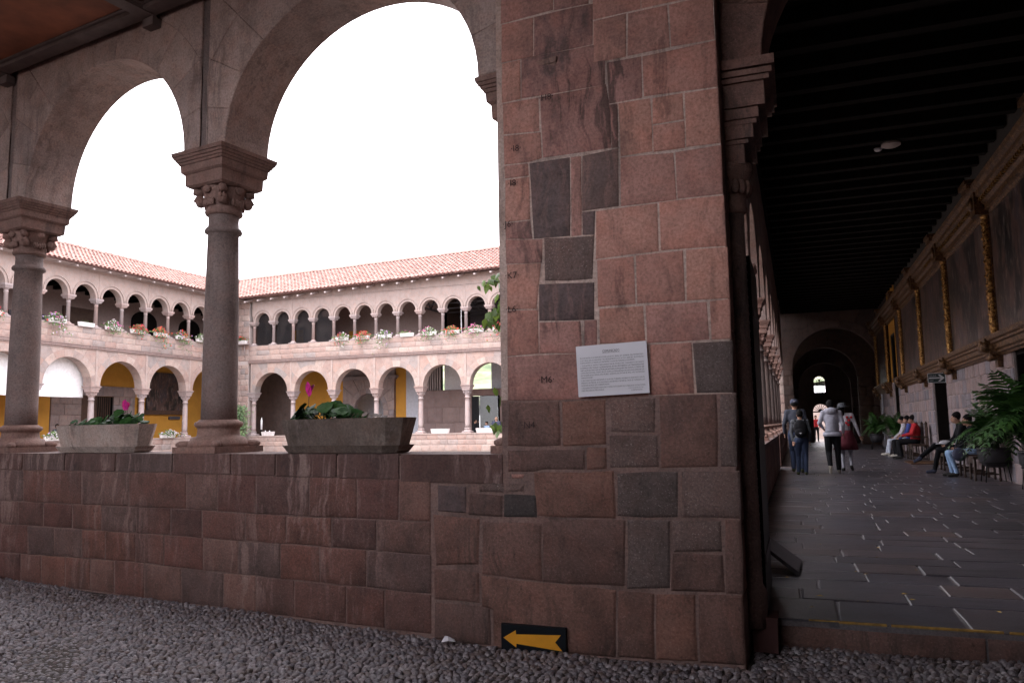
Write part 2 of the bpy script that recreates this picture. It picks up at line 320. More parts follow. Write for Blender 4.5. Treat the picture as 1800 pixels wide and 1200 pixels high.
# pebbles: countless, one object
def pebbles():
    import numpy as np
    rg = np.random.default_rng(3)
    pts = []
    sp = .037; y = 1.2
    while y < 5.9:
        x = -13
        rowj = rg.uniform(-.5, .5)*sp
        while x < 3.4:
            px, py = x+rowj+rg.uniform(-.3, .3)*sp, y+rg.uniform(-.3, .3)*sp
            # only what lies in front of the wall and the step
            lim = 4.64 if px > -1.774 else 4.667-(px+1.774)*.1526
            if px > -.30: lim = 5.2
            if py < lim-.015 and px > -py*2.7-2.6: pts.append((px, py))
            x += sp*1.18
        y += sp*.86
    # low-poly domed pebble: 3 rings of 7 + top
    S = 7; ang = np.arange(S)*2*np.pi/S
    base = [(np.cos(a), np.sin(a), -.3) for a in ang]+[(np.cos(a)*.86, np.sin(a)*.86, .45) for a in ang+.2]+[(np.cos(a)*.45, np.sin(a)*.45, .88) for a in ang]+[(0, 0, 1.)]
    base = np.array(base); fs = []
    for r in range(2):
        for k in range(S): fs.append((r*S+k, r*S+(k+1) % S, (r+1)*S+(k+1) % S, (r+1)*S+k))
    tris = [(2*S+k, 2*S+(k+1) % S, 3*S) for k in range(S)]
    n = len(pts); nb = len(base)
    V = np.empty((n, nb, 3)); R = np.empty((n, nb))
    for i, (x, y) in enumerate(pts):
        a = rg.normal(.35, .55); L = rg.uniform(.9, 1.35)*sp*.56; W = rg.uniform(.62, .95)*sp*.53; H = rg.uniform(.010, .02)
        q = base.copy(); q[:, :2] += rg.uniform(-.13, .13, (nb, 2)); q[:, 0] *= L; q[:, 1] *= W; q[:, 2] *= H
        q[:, 2] += q[:, 0]*rg.uniform(-.22, .22)+q[:, 1]*rg.uniform(-.22, .22)
        c, s = np.cos(a), np.sin(a)
        V[i, :, 0] = x+q[:, 0]*c-q[:, 1]*s; V[i, :, 1] = y+q[:, 0]*s+q[:, 1]*c
        und = .012*np.sin(x*2.1+1)*np.cos(y*1.7)+.006*np.sin(x*6+y*5)
        V[i, :, 2] = -.155+q[:, 2]+und+rg.uniform(-.003, .003); R[i] = rg.random()
    quads = np.array(fs); tr = np.array(tris); off = (np.arange(n)*nb)[:, None, None]
    FQ = (quads[None]+off).reshape(-1, 4); FT = (tr[None]+off).reshape(-1, 3)
    me = bpy.data.meshes.new('pebbles'); me.vertices.add(n*nb); me.vertices.foreach_set('co', V.reshape(-1))
    nl = FQ.size+FT.size; me.loops.add(nl); me.loops.foreach_set('vertex_index', np.concatenate([FQ.reshape(-1), FT.reshape(-1)]).astype('i'))
    st = np.concatenate([np.arange(len(FQ))*4, FQ.size+np.arange(len(FT))*3]); me.polygons.add(len(st)); me.polygons.foreach_set('loop_start', st.astype('i'))
    me.polygons.foreach_set('use_smooth', np.ones(len(st), bool)); me.materials.append(M['pebble'])
    a = me.attributes.new('rnd', 'FLOAT', 'POINT'); a.data.foreach_set('value', R.reshape(-1).astype('f')); me.update(calc_edges=True); me.validate()
    o = link('cobblestones', me, None, kind='stuff'); return o
pebbles()

# corridor floor: real slabs with recessed joints
XR = 3.75
g = MB(); g.box(-1.2, 4.5, 5.2, 50, -.4, -.006); cf = struct('corridor_floor', g, 'slabmortar')
def floor_slabs():
    y = 5.2; rows = []; cnt = 0; far = MB(); rs = random.Random(11)
    while y < 50:
        h = rs.uniform(.30, .42) if y > 5.25 else .62
        x = -.48+(-rs.uniform(0, .3) if cnt % 2 else 0)
        while x < XR-.02:
            wd = rs.uniform(.42, .95); xe = min(x+wd, XR-.005)
            if XR-xe < .2: xe = XR-.005
            gx = rs.uniform(.003, .010); poly = [(max(x, -.5)+gx, y+.005), (xe-gx, y+.005), (xe-gx, y+h-.005), (max(x, -.5)+gx, y+h-.005)]
            if poly[1][0]-poly[0][0] > .06:
                dz = rs.uniform(-.004, .004); tl = rs.uniform(-.004, .004)
                fm = lambda u, d, v: (u, v, -d+dz+(u-x)*tl)
                one = cnt >= 300 or y > 17
                mb = far if one else MB()
                # top face looks up: depth axis -> -z
                stone_mb(poly, depth=.03, front=-.003, bev=.008, step=.3, jit=.007, cj=.003, fmap=fm, mb=mb)
                if not one: part('slab', mb, 'slab', cf); cnt += 1
            x = xe
        y += h
    far.f = [tuple(reversed(f)) for f in far.f]
    part('distant_slabs', far, 'slab', cf, kind='stuff')
floor_slabs()
for ch in cf.children:
    if ch.name.startswith('slab'): ch.data.flip_normals()
    ch.data.polygons.foreach_set('use_smooth', [False]*len(ch.data.polygons))
# step riser stones with the worn yellow line on the nosing
st_t = cf
courses(cf, 'm', -.3, XR, [-.17, -.03], .8, 1.3, frame=lambda u, d, z: (u, 5.2+d-.008, z), depth=.05, step=.3)
yl = MB()
x = .0
rs = random.Random(5)
while x < XR:
    xe = x+rs.uniform(.15, .6)
    yl.box(x, xe, 5.203, 5.219+rs.uniform(-.005, .005), -.004, .0082); x = xe+rs.uniform(0, .03)
M['yline'] = plain('worn_yellow_paint', (.26, .145, .025), .8, nscale=20, namt=.6)
part('painted_line', yl, 'yline', cf)

# ---------------------------------------------------------------- the near arcade with its pier
#@STONES
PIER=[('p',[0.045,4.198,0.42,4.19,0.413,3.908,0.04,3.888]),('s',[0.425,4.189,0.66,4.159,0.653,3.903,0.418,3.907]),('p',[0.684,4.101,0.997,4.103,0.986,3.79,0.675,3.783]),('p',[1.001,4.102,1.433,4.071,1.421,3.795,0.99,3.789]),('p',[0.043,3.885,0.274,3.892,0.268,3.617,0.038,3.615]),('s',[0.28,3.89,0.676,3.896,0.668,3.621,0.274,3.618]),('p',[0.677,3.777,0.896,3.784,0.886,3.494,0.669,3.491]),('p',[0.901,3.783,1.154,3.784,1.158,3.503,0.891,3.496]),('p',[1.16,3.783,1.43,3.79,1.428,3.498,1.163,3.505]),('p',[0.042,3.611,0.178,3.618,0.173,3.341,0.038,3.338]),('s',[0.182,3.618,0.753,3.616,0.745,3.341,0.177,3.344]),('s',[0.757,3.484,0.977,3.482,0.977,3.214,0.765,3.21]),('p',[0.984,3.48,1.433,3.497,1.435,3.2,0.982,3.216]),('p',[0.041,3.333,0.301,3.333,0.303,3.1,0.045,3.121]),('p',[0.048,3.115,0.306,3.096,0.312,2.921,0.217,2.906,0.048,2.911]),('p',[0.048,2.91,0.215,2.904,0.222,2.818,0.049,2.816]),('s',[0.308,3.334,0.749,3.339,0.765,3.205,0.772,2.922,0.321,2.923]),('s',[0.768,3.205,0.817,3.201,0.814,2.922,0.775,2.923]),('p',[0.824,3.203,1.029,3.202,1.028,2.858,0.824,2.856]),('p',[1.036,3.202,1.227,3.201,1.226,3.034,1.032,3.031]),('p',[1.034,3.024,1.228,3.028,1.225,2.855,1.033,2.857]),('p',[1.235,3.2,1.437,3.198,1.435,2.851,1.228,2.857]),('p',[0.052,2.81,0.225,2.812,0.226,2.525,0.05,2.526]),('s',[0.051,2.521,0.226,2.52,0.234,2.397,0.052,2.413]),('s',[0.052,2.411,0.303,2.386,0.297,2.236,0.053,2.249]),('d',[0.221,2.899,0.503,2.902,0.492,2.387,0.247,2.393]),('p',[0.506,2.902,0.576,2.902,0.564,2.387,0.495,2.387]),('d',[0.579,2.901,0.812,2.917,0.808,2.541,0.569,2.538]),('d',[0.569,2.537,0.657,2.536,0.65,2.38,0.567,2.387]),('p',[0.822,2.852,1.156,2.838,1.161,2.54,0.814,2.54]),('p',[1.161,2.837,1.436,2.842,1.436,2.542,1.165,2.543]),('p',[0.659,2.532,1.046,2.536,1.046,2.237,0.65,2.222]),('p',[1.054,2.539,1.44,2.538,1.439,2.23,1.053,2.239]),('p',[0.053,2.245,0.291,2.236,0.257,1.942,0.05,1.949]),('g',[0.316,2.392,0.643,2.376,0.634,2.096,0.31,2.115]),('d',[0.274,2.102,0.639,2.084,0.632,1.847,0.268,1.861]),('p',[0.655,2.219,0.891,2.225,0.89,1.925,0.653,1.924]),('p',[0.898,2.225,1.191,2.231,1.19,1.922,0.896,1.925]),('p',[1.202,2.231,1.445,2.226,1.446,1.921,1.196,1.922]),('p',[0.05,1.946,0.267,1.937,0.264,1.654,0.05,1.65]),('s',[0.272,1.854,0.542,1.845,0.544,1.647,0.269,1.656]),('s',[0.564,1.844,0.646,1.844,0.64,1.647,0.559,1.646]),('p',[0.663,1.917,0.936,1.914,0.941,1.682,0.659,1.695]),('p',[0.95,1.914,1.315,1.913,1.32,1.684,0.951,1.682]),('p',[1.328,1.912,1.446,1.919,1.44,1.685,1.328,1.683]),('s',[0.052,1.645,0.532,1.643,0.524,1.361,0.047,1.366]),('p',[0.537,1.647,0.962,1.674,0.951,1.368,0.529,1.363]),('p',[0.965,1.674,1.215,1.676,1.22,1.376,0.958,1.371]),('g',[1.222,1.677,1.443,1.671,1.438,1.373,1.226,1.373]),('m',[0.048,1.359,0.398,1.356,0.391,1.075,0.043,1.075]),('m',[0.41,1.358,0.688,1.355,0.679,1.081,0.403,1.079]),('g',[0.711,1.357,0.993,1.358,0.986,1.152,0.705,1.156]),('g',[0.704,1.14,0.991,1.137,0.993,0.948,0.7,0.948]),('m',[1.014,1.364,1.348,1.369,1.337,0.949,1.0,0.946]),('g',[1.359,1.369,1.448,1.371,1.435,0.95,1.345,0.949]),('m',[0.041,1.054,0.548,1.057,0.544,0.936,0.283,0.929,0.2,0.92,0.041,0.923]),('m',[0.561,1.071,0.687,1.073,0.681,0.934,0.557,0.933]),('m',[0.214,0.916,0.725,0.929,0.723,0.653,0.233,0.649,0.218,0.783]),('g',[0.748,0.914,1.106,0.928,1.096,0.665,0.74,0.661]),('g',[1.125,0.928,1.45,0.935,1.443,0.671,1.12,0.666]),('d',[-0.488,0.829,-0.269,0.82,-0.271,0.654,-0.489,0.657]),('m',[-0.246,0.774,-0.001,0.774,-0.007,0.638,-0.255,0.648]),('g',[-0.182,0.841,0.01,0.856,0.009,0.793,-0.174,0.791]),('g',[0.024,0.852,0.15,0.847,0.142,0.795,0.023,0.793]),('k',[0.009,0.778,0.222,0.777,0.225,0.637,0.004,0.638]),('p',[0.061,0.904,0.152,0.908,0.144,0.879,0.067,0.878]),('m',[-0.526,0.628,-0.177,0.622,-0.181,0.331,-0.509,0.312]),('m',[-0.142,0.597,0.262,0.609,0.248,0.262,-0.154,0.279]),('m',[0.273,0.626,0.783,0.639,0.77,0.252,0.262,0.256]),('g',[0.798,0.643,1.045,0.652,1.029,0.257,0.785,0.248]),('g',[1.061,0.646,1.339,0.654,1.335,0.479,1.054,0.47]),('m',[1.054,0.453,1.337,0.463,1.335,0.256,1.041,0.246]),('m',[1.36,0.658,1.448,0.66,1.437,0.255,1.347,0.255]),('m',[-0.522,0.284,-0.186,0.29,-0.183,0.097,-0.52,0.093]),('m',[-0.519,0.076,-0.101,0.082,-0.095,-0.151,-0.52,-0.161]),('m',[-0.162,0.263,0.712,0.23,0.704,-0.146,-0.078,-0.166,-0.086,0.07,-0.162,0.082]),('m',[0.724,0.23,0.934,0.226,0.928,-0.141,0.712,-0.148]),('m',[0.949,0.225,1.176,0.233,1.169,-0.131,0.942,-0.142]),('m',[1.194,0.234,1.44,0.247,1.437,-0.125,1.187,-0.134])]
PARA=[(0,[-6.009,1.031,-5.252,1.029,-5.238,0.877,-5.993,0.877]),(0,[-5.228,1.029,-4.58,1.028,-4.568,0.878,-5.214,0.877]),(0,[-4.558,1.028,-3.854,1.027,-3.845,0.878,-4.547,0.878]),(0,[-3.834,1.027,-3.114,1.025,-3.108,0.879,-3.825,0.878]),(0,[-3.097,1.025,-2.432,1.024,-2.427,0.874,-3.09,0.879]),(0,[-2.416,1.024,-1.957,1.023,-1.954,0.87,-2.411,0.874]),(0,[-1.943,1.023,-1.358,1.022,-1.356,0.866,-1.939,0.87]),(0,[-1.344,1.022,-0.803,1.021,-0.804,0.862,-1.343,0.866]),(0,[-0.791,1.021,0.008,1.016,0.005,0.846,-0.792,0.862]),(1,[-5.862,0.867,-5.249,0.867,-5.224,0.58,-5.833,0.577]),(1,[-5.225,0.867,-4.336,0.869,-4.316,0.585,-5.2,0.58]),(1,[-4.315,0.869,-3.682,0.869,-3.666,0.589,-4.295,0.585]),(1,[-3.663,0.869,-2.953,0.869,-2.941,0.589,-3.647,0.589]),(1,[-2.936,0.869,-2.589,0.867,-2.579,0.586,-2.924,0.589]),(1,[-2.572,0.867,-2.167,0.864,-2.159,0.582,-2.563,0.586]),(1,[-2.152,0.864,-1.63,0.86,-1.626,0.58,-2.144,0.581]),(1,[-1.616,0.86,-1.18,0.857,-1.179,0.583,-1.612,0.58]),(1,[-1.167,0.857,-0.814,0.855,-0.814,0.585,-1.166,0.583]),(1,[-0.802,0.855,-0.547,0.853,-0.548,0.587,-0.802,0.585]),(2,[-5.832,0.567,-5.302,0.57,-5.283,0.365,-5.811,0.363]),(2,[-5.278,0.57,-4.895,0.572,-4.878,0.366,-5.259,0.365]),(2,[-4.873,0.572,-4.456,0.575,-4.441,0.368,-4.856,0.367]),(2,[-4.435,0.575,-4.035,0.578,-4.021,0.369,-4.42,0.368]),(2,[-4.015,0.578,-3.571,0.58,-3.559,0.371,-4.001,0.369]),(2,[-3.552,0.58,-3.129,0.581,-3.12,0.372,-3.54,0.371]),(2,[-3.112,0.581,-2.757,0.579,-2.749,0.372,-3.102,0.372]),(2,[-2.74,0.579,-2.274,0.575,-2.269,0.373,-2.732,0.372]),(2,[-2.259,0.575,-1.85,0.571,-1.846,0.374,-2.253,0.374]),(2,[-1.836,0.571,-1.409,0.574,-1.407,0.374,-1.832,0.374]),(2,[-1.396,0.574,-1.009,0.577,-1.009,0.374,-1.393,0.374]),(2,[-0.997,0.577,-0.548,0.58,-0.55,0.374,-0.996,0.374]),(3,[-5.684,0.354,-5.126,0.356,-5.103,0.102,-5.658,0.092]),(3,[-5.102,0.356,-4.711,0.358,-4.691,0.11,-5.08,0.103]),(3,[-4.689,0.358,-4.3,0.359,-4.283,0.118,-4.669,0.111]),(3,[-4.279,0.359,-3.971,0.36,-3.956,0.125,-4.262,0.119]),(3,[-3.951,0.36,-3.558,0.362,-3.546,0.132,-3.936,0.125]),(3,[-3.54,0.362,-3.208,0.363,-3.197,0.129,-3.527,0.132]),(3,[-3.19,0.363,-2.735,0.364,-2.726,0.125,-3.179,0.129]),(3,[-2.718,0.364,-2.346,0.365,-2.339,0.122,-2.709,0.125]),(3,[-2.33,0.365,-1.906,0.367,-1.901,0.122,-2.323,0.122]),(3,[-1.892,0.367,-1.519,0.367,-1.516,0.122,-1.887,0.122]),(3,[-1.506,0.367,-1.092,0.367,-1.091,0.123,-1.502,0.122]),(3,[-1.08,0.367,-0.55,0.367,-0.551,0.123,-1.079,0.123]),(4,[-5.699,0.081,-5.219,0.09,-5.197,-0.154,-5.675,-0.157]),(4,[-5.196,0.091,-4.894,0.097,-4.873,-0.153,-5.174,-0.154]),(4,[-4.871,0.097,-4.528,0.104,-4.509,-0.151,-4.85,-0.153]),(4,[-4.507,0.105,-4.163,0.112,-4.145,-0.149,-4.487,-0.151]),(4,[-4.142,0.112,-3.831,0.118,-3.815,-0.147,-4.125,-0.149]),(4,[-3.812,0.119,-3.437,0.123,-3.423,-0.146,-3.795,-0.147]),(4,[-3.419,0.123,-2.978,0.119,-2.967,-0.143,-3.405,-0.145]),(4,[-2.961,0.119,-2.496,0.115,-2.487,-0.141,-2.95,-0.143]),(4,[-2.48,0.115,-2.147,0.114,-2.14,-0.139,-2.471,-0.141]),(4,[-2.132,0.114,-1.758,0.115,-1.753,-0.137,-2.125,-0.139]),(4,[-1.744,0.115,-1.272,0.115,-1.27,-0.135,-1.739,-0.137]),(4,[-1.259,0.115,-0.936,0.116,-0.936,-0.133,-1.257,-0.135]),(4,[-0.924,0.116,-0.552,0.116,-0.553,-0.131,-0.923,-0.133])]
AW = thing('arcade_wall', 'massive reddish stone pier and parapet with columns and round arches in the foreground', 'arcade', (P1[0], P1[1], 0), radians(-8.676))
cd, sdl = cos(DEL), sin(DEL)
def bend(u, d, z):
    if u <= 0: return (u+d*0, d, z)
    return (u*cd-d*sdl, u*sdl+d*cd, z)
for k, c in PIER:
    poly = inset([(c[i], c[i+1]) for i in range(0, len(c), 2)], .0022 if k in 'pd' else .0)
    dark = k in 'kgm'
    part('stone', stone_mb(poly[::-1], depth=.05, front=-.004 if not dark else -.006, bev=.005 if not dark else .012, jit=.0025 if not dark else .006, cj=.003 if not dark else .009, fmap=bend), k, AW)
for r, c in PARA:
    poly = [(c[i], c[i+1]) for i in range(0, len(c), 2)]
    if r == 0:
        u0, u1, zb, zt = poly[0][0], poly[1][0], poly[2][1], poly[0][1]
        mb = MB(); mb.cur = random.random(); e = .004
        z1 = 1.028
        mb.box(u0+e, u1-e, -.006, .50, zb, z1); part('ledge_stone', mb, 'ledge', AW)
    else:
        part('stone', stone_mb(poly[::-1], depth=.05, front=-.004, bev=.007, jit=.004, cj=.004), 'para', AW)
# parapet goes on beyond the frame
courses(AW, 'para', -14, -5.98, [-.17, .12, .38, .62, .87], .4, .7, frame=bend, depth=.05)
x = -14
while x < -6.02:
    xe = min(x+random.uniform(.5, .9), -6.02); mb = MB(); mb.box(x+.005, xe-.005, -.006, .5, .877, 1.028); part('ledge_stone', mb, 'ledge', AW); x = xe
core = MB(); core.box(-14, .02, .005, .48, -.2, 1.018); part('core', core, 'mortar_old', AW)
core = MB(); core.m = 0
core.add([bend(u, d, z) for u, d, z in [(0.004, .0005, 1.37), (1.43, .0005, 1.37), (1.43, .86, 1.37), (.02, .86, 1.37), (0.004, .0005, 5), (1.43, .0005, 5), (1.43, .86, 5), (.02, .86, 5)]],
         [(0, 3, 2, 1), (4, 5, 6, 7), (0, 1, 5, 4), (1, 2, 6, 5), (2, 3, 7, 6), (3, 0, 4, 7)])
part('core', core, 'mortar', AW)
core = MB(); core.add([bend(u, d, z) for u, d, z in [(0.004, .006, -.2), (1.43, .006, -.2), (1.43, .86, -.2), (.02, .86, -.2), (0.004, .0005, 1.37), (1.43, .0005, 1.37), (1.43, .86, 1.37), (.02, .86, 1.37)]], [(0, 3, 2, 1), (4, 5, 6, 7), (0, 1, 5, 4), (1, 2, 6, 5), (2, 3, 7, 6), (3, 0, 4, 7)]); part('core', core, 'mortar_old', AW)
# side face of the pier, seen foreshortened on the corridor side
def side(u, d, z):  # u runs along +Y, facing +X
    return bend(1.434-d, u, z)
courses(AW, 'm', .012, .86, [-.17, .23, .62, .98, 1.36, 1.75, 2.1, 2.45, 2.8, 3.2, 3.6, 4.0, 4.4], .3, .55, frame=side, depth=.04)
# spandrels: wedge blocks round each arch, running out to the groove between the arches
SPR, CEIL = 3.58, 5.02
WF, WB = .03, .51
def wedge_arch(parent, cu, a, b, ul, ur, top, wf, wb, mat, n=11, ring=.42, name='voussoir', fr=lambda u, d, z: (u, d, z), spring=SPR, gap=.0, one=None, ext=True, proud=.0):
    def inner(t): return (cu+a*cos(t), spring+b*sin(t))
    def outer(t, lim):
        dx, dz = cos(t)*a, sin(t)*b; L = hypot(dx, dz); dx /= L; dz /= L; p = inner(t)
        ks = []
        if dx > 1e-6: ks.append((ur-p[0])/dx)
        if dx < -1e-6: ks.append((ul-p[0])/dx)
        if dz > 1e-6: ks.append((top-p[1])/dz)
        k = min([q for q in ks if q >= 0]); far_ = k; k = min(k, lim)
        return (p[0]+dx*k, p[1]+dz*k), k >= far_-1e-6
    def edge_pts(t0, t1, lim):
        pts = []; K = 6; prev = None
        for i in range(K+1):
            t = t0+(t1-t0)*i/K; p, hit = outer(t, lim); pts.append(p)
        # add the rectangle corner when the run crosses it
        out = [pts[0]]
        for p, q in zip(pts, pts[1:]):
            for cx_ in (ul, ur):
                if (abs(p[0]-cx_) < 1e-4 and abs(q[1]-top) < 1e-4 and abs(q[0]-cx_) > 1e-4) or (abs(q[0]-cx_) < 1e-4 and abs(p[1]-top) < 1e-4 and abs(p[0]-cx_) > 1e-4): out.append((cx_, top))
            out.append(q)
        return out
    for i in range(n):
        t0, t1 = pi*i/n, pi*(i+1)/n; e = gap/2/max(a, .1)
        rings = [(0, ring)]+([(ring, 99)] if ext else [])
        for (l0, l1) in rings:
            tt0, tt1 = t0+e, t1-e
            if l0 == 0: inn = [inner(tt0+(tt1-tt0)*k/3) for k in range(4)]
            else: inn = [outer(tt0+(tt1-tt0)*k/3, l0+gap)[0] for k in range(4)]
            out = edge_pts(tt0, tt1, l1)
            if max(hypot(p[0]-q[0], p[1]-q[1]) for p, q in ((inn[0], out[0]), (inn[-1], out[-1]), (inn[1], out[len(out)//2]))) < .05: continue
            poly = inn+out[::-1]
            cl = []
            for p in poly:
                if not cl or hypot(p[0]-cl[-1][0], p[1]-cl[-1][1]) > .004: cl.append(p)
            if hypot(cl[0][0]-cl[-1][0], cl[0][1]-cl[-1][1]) < .004: cl.pop()
            if len(cl) < 3: continue
            mb = one or MB(); mb.cur = random.random(); pr = proud if l0 == 0 else 0
            f0 = wf-pr+random.uniform(-.003, .003); b0 = len(mb.v); m = len(cl); F = inset(cl, .007)
            vs = [(p[0], wb, p[1]) for p in cl]+[(p[0], f0+.007, p[1]) for p in cl]+[(p[0], f0, p[1]) for p in F]
            mb.v += [tuple(fr(*v)) for v in vs]; mb.r += [mb.cur]*len(vs)
            ff = [tuple(range(m-1, -1, -1)), tuple(range(2*m, 3*m))]+[(k, (k+1) % m, (k+1) % m+m, k+m) for k in range(m)]+[(k+m, (k+1) % m+m, (k+1) % m+2*m, k+2*m) for k in range(m)]
            for f in ff: mb.f.append(tuple(b0+q for q in f)); mb.mi.append(mb.m); mb.sm.append(False)
            if one is None: part(name if l0 == 0 else 'spandrel_stone', mb, mat, parent)
ARCH = [(-1.395, 1.235, 1.07, -2.845, .12), (-4.31, 1.18, 1.13, -5.745, -2.935), (-7.2, 1.18, 1.13, -8.605, -5.835), (-10.1, 1.18, 1.13, -11.5, -8.695)]
for cu, a, b, ul, ur in ARCH: wedge_arch(AW, cu, a, b, ul, ur, CEIL, WF, WB, 'arch', fr=bend)
gr = MB()
for u in (-2.89, -5.79, -8.65): gr.box(u-.05, u+.05, WF+.018, WB-.01, SPR, CEIL)
part('groove', gr, 'column', AW)
# springer infill behind the little triangles at the foot of each arch is part of the wedges; wall above ceiling
up = MB(); up.box(-14, .3, .0, .5, CEIL+.002, 9.2); part('upper_wall', up, 'arch', AW)
up = MB(); up.box(-14, -11.52, .03, .5, 1.03, CEIL); part('end_pier', up, 'para', AW)

def column_mb(h, s=1., seg=28, base_r=.25):
    """column from the top of its parapet (z 0) to the top of the impost (z h); returns base, shaft, capital, impost"""
    base = MB(); q = s
    base.frustum(0, 0, 0, .05*q, .255*q, .255*q)
    base.lathe([(.245*q, .05*q), (.24*q, .08*q), (.215*q, .125*q), (.178*q, .135*q), (.172*q, .15*q), (.168*q, .185*q), (.17*q, .205*q), (.186*q, .212*q), (.197*q, .23*q), (.192*q, .25*q), (.165*q, .262*q), (.158*q, .272*q)], seg)
    for k in range(4):                                   # corner spurs (leaf claws)
        a = pi/4+k*pi/2; c, s_ = cos(a), sin(a)
        base.ball((c*.265*q, s_*.265*q, .07*q), (.075*q, .042*q, .035*q), 8, 5, Matrix.Rotation(a, 3, 'Z'))
    shaft = MB(); zt = h-.69*q
    pr = [(.146*q, .272*q)]
    for k in range(1, 9):
        t = k/8; pr.append(((.145-.018*t*t)*q, .272*q+(zt-.272*q)*t))
    pr += [(.133*q, zt+.002), (.152*q, zt+.012*q), (.156*q, zt+.03*q), (.146*q, zt+.05*q), (.128*q, zt+.056*q), (.124*q, zt+.12*q), (.128*q, zt+.16*q)]
    shaft.lathe(pr, seg)
    cap = MB(); z0 = h-.53*q
    cap.lathe([(.128*q, z0), (.15*q, z0+.01*q), (.158*q, z0+.03*q), (.15*q, z0+.045*q), (.148*q, z0+.05*q), (.155*q, z0+.12*q), (.175*q, z0+.2*q), (.20*q, z0+.25*q)], seg)
    for k in range(4):
        a = pi/4+k*pi/2; R_ = Matrix.Rotation(a, 3, 'Z')
        c = Vector((cos(a), sin(a), 0)); t_ = Vector((-sin(a), cos(a), 0))
        # volute: spiral scroll on the corner
        for sgn in (-1, 1):
            pts = []
            for i in range(12):
                g_ = i/11*3.2*pi; rr = .052*(1-i/15); pts.append((c*(.192+0*rr)+t_*sgn*.012+c*(rr*cos(g_)*.9)+t_*0)*q+Vector((0, 0, z0+.12*q+rr*sin(g_)*q)))
            cap.tube(pts, .013*q, 5)
        p = c*.192*q+Vector((0, 0, z0+.12*q)); A_ = t_*.035*q
        cap.tube([p-A_, p+A_], .043*q, 12)
        cap.tube([c*.17*q+Vector((0, 0, z0+.2*q)), c*.25*q+Vector((0, 0, z0+.21*q))], [.04*q, .03*q], 8)
        b = k*pi/2; c2 = Vector((cos(b), sin(b), 0)); t2 = Vector((-sin(b), cos(b), 0))
        cap.ball(c2*.185*q+Vector((0, 0, z0+.205*q)), (.03*q, .045*q, .035*q), 10, 6, Matrix.Rotation(b, 3, 'Z'))
        for j in (-1.6, -.8, 0, .8, 1.6):
            cap.ball(c2*.165*q+t2*j*.032*q+Vector((0, 0, z0+.1*q)), (.018*q, .016*q, .035*q), 6, 5, Matrix.Rotation(b, 3, 'Z'))
    cap.frustum(0, 0, z0+.235*q, z0+.25*q, .2*q, .22*q)
    imp = MB(); z1 = h-.28*q
    imp.frustum(0, 0, z1, z1+.10*q, .224*q, .228*q); imp.frustum(0, 0, z1+.10*q, z1+.115*q, .236*q, .25*q)
    imp.frustum(0, 0, z1+.115*q, z1+.175*q, .252*q, .256*q)
    for i, (r0, r1, za, zb) in enumerate([(.262, .272, .178, .198), (.278, .286, .201, .22), (.292, .302, .223, .244), (.306, .312, .247, .28)]): imp.frustum(0, 0, z1+za*q, z1+zb*q, r0*q, r1*q)
    return base, shaft, cap, imp
def make_column(parent, h, s=1., seg=28, mats=('capital', 'column', 'capital', 'capital'), loc=(0, 0, 0)):
    b, sh, cp, im = column_mb(h, s, seg)
    o = part('column', sh, mats[1], parent, loc)
    part('base', b, mats[0], o); part('capital', cp, mats[2], o); part('impost', im, mats[3], o)
    return o
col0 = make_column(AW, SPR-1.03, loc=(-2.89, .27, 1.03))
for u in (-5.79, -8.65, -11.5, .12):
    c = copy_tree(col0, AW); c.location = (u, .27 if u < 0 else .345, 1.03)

# carved quarry marks painted on the pier stones
def text_part(name, body, size, mat, parent, loc, rot, extrude=0., align='LEFT', width=None, sp=1.):
    cu = bpy.data.curves.new(name, 'FONT'); cu.body = body; cu.size = size; cu.extrude = extrude; cu.align_x = align
    if width: cu.text_boxes[0].width = width
    cu.space_line = sp; cu.resolution_u = 2
    o = bpy.data.objects.new(name, cu); COL.objects.link(o)
    bpy.context.view_layer.update(); dg = bpy.context.evaluated_depsgraph_get()
    me = bpy.data.meshes.new_from_object(o.evaluated_get(dg)); me.name = name; bpy.data.objects.remove(o); bpy.data.curves.remove(cu)
    me.materials.clear(); me.materials.append(M[mat])
    return link(name, me, parent, loc, rot)
M['markink'] = plain('mark_ink', (.035, .016, .015), .8)
for body, u, z in [('·H8·', .30, 3.30), ('·I8·', .10, 2.99), ('·I8·', .075, 2.76), ('·J6·', .035, 2.49), ('·K7·', .045, 2.15), ('·L6·', .045, 1.93), ('·M6·', .26, 1.47), ('·N4·', .14, 1.19)]:
    p_ = bend(u, -.013, z); text_part('quarry_mark', body, .06, 'markink', AW, p_, (pi/2, 0, DEL))

# ---------------------------------------------------------------- ceilings, rooms behind the camera
g = MB(); g.box(-14, 4.8, -.8, 5.6, CEIL, CEIL+.4)
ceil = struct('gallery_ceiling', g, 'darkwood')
M['panel'] = plain('painted_ceiling_panel', (.24, .075, .035), .75, nscale=3, namt=.4)
M['beam'] = plain('grey_ceiling_beam', (.13, .10, .095), .75, nscale=6, namt=.3)
def AWp(u, d, z):
    c, s = cos(radians(-8.676)), sin(radians(-8.676)); return (P1[0]+u*c-d*s, P1[1]+u*s+d*c, z)
SB = 2.3
for i in range(5):
    u0, u1 = -10.45+i*SB, -10.45+(i+1)*SB
    for j in range(2):
        d0, d1 = -.1-(j+1)*SB, -.1-j*SB
        pb = MB(); pb.add([AWp(u0+.09, d0+.09, CEIL-.05), AWp(u1-.09, d0+.09, CEIL-.05), AWp(u1-.09, d1-.09, CEIL-.05), AWp(u0+.09, d1-.09, CEIL-.05)], [(0, 3, 2, 1)])
        part('panel', pb, 'panel', ceil)
bm_ = MB()
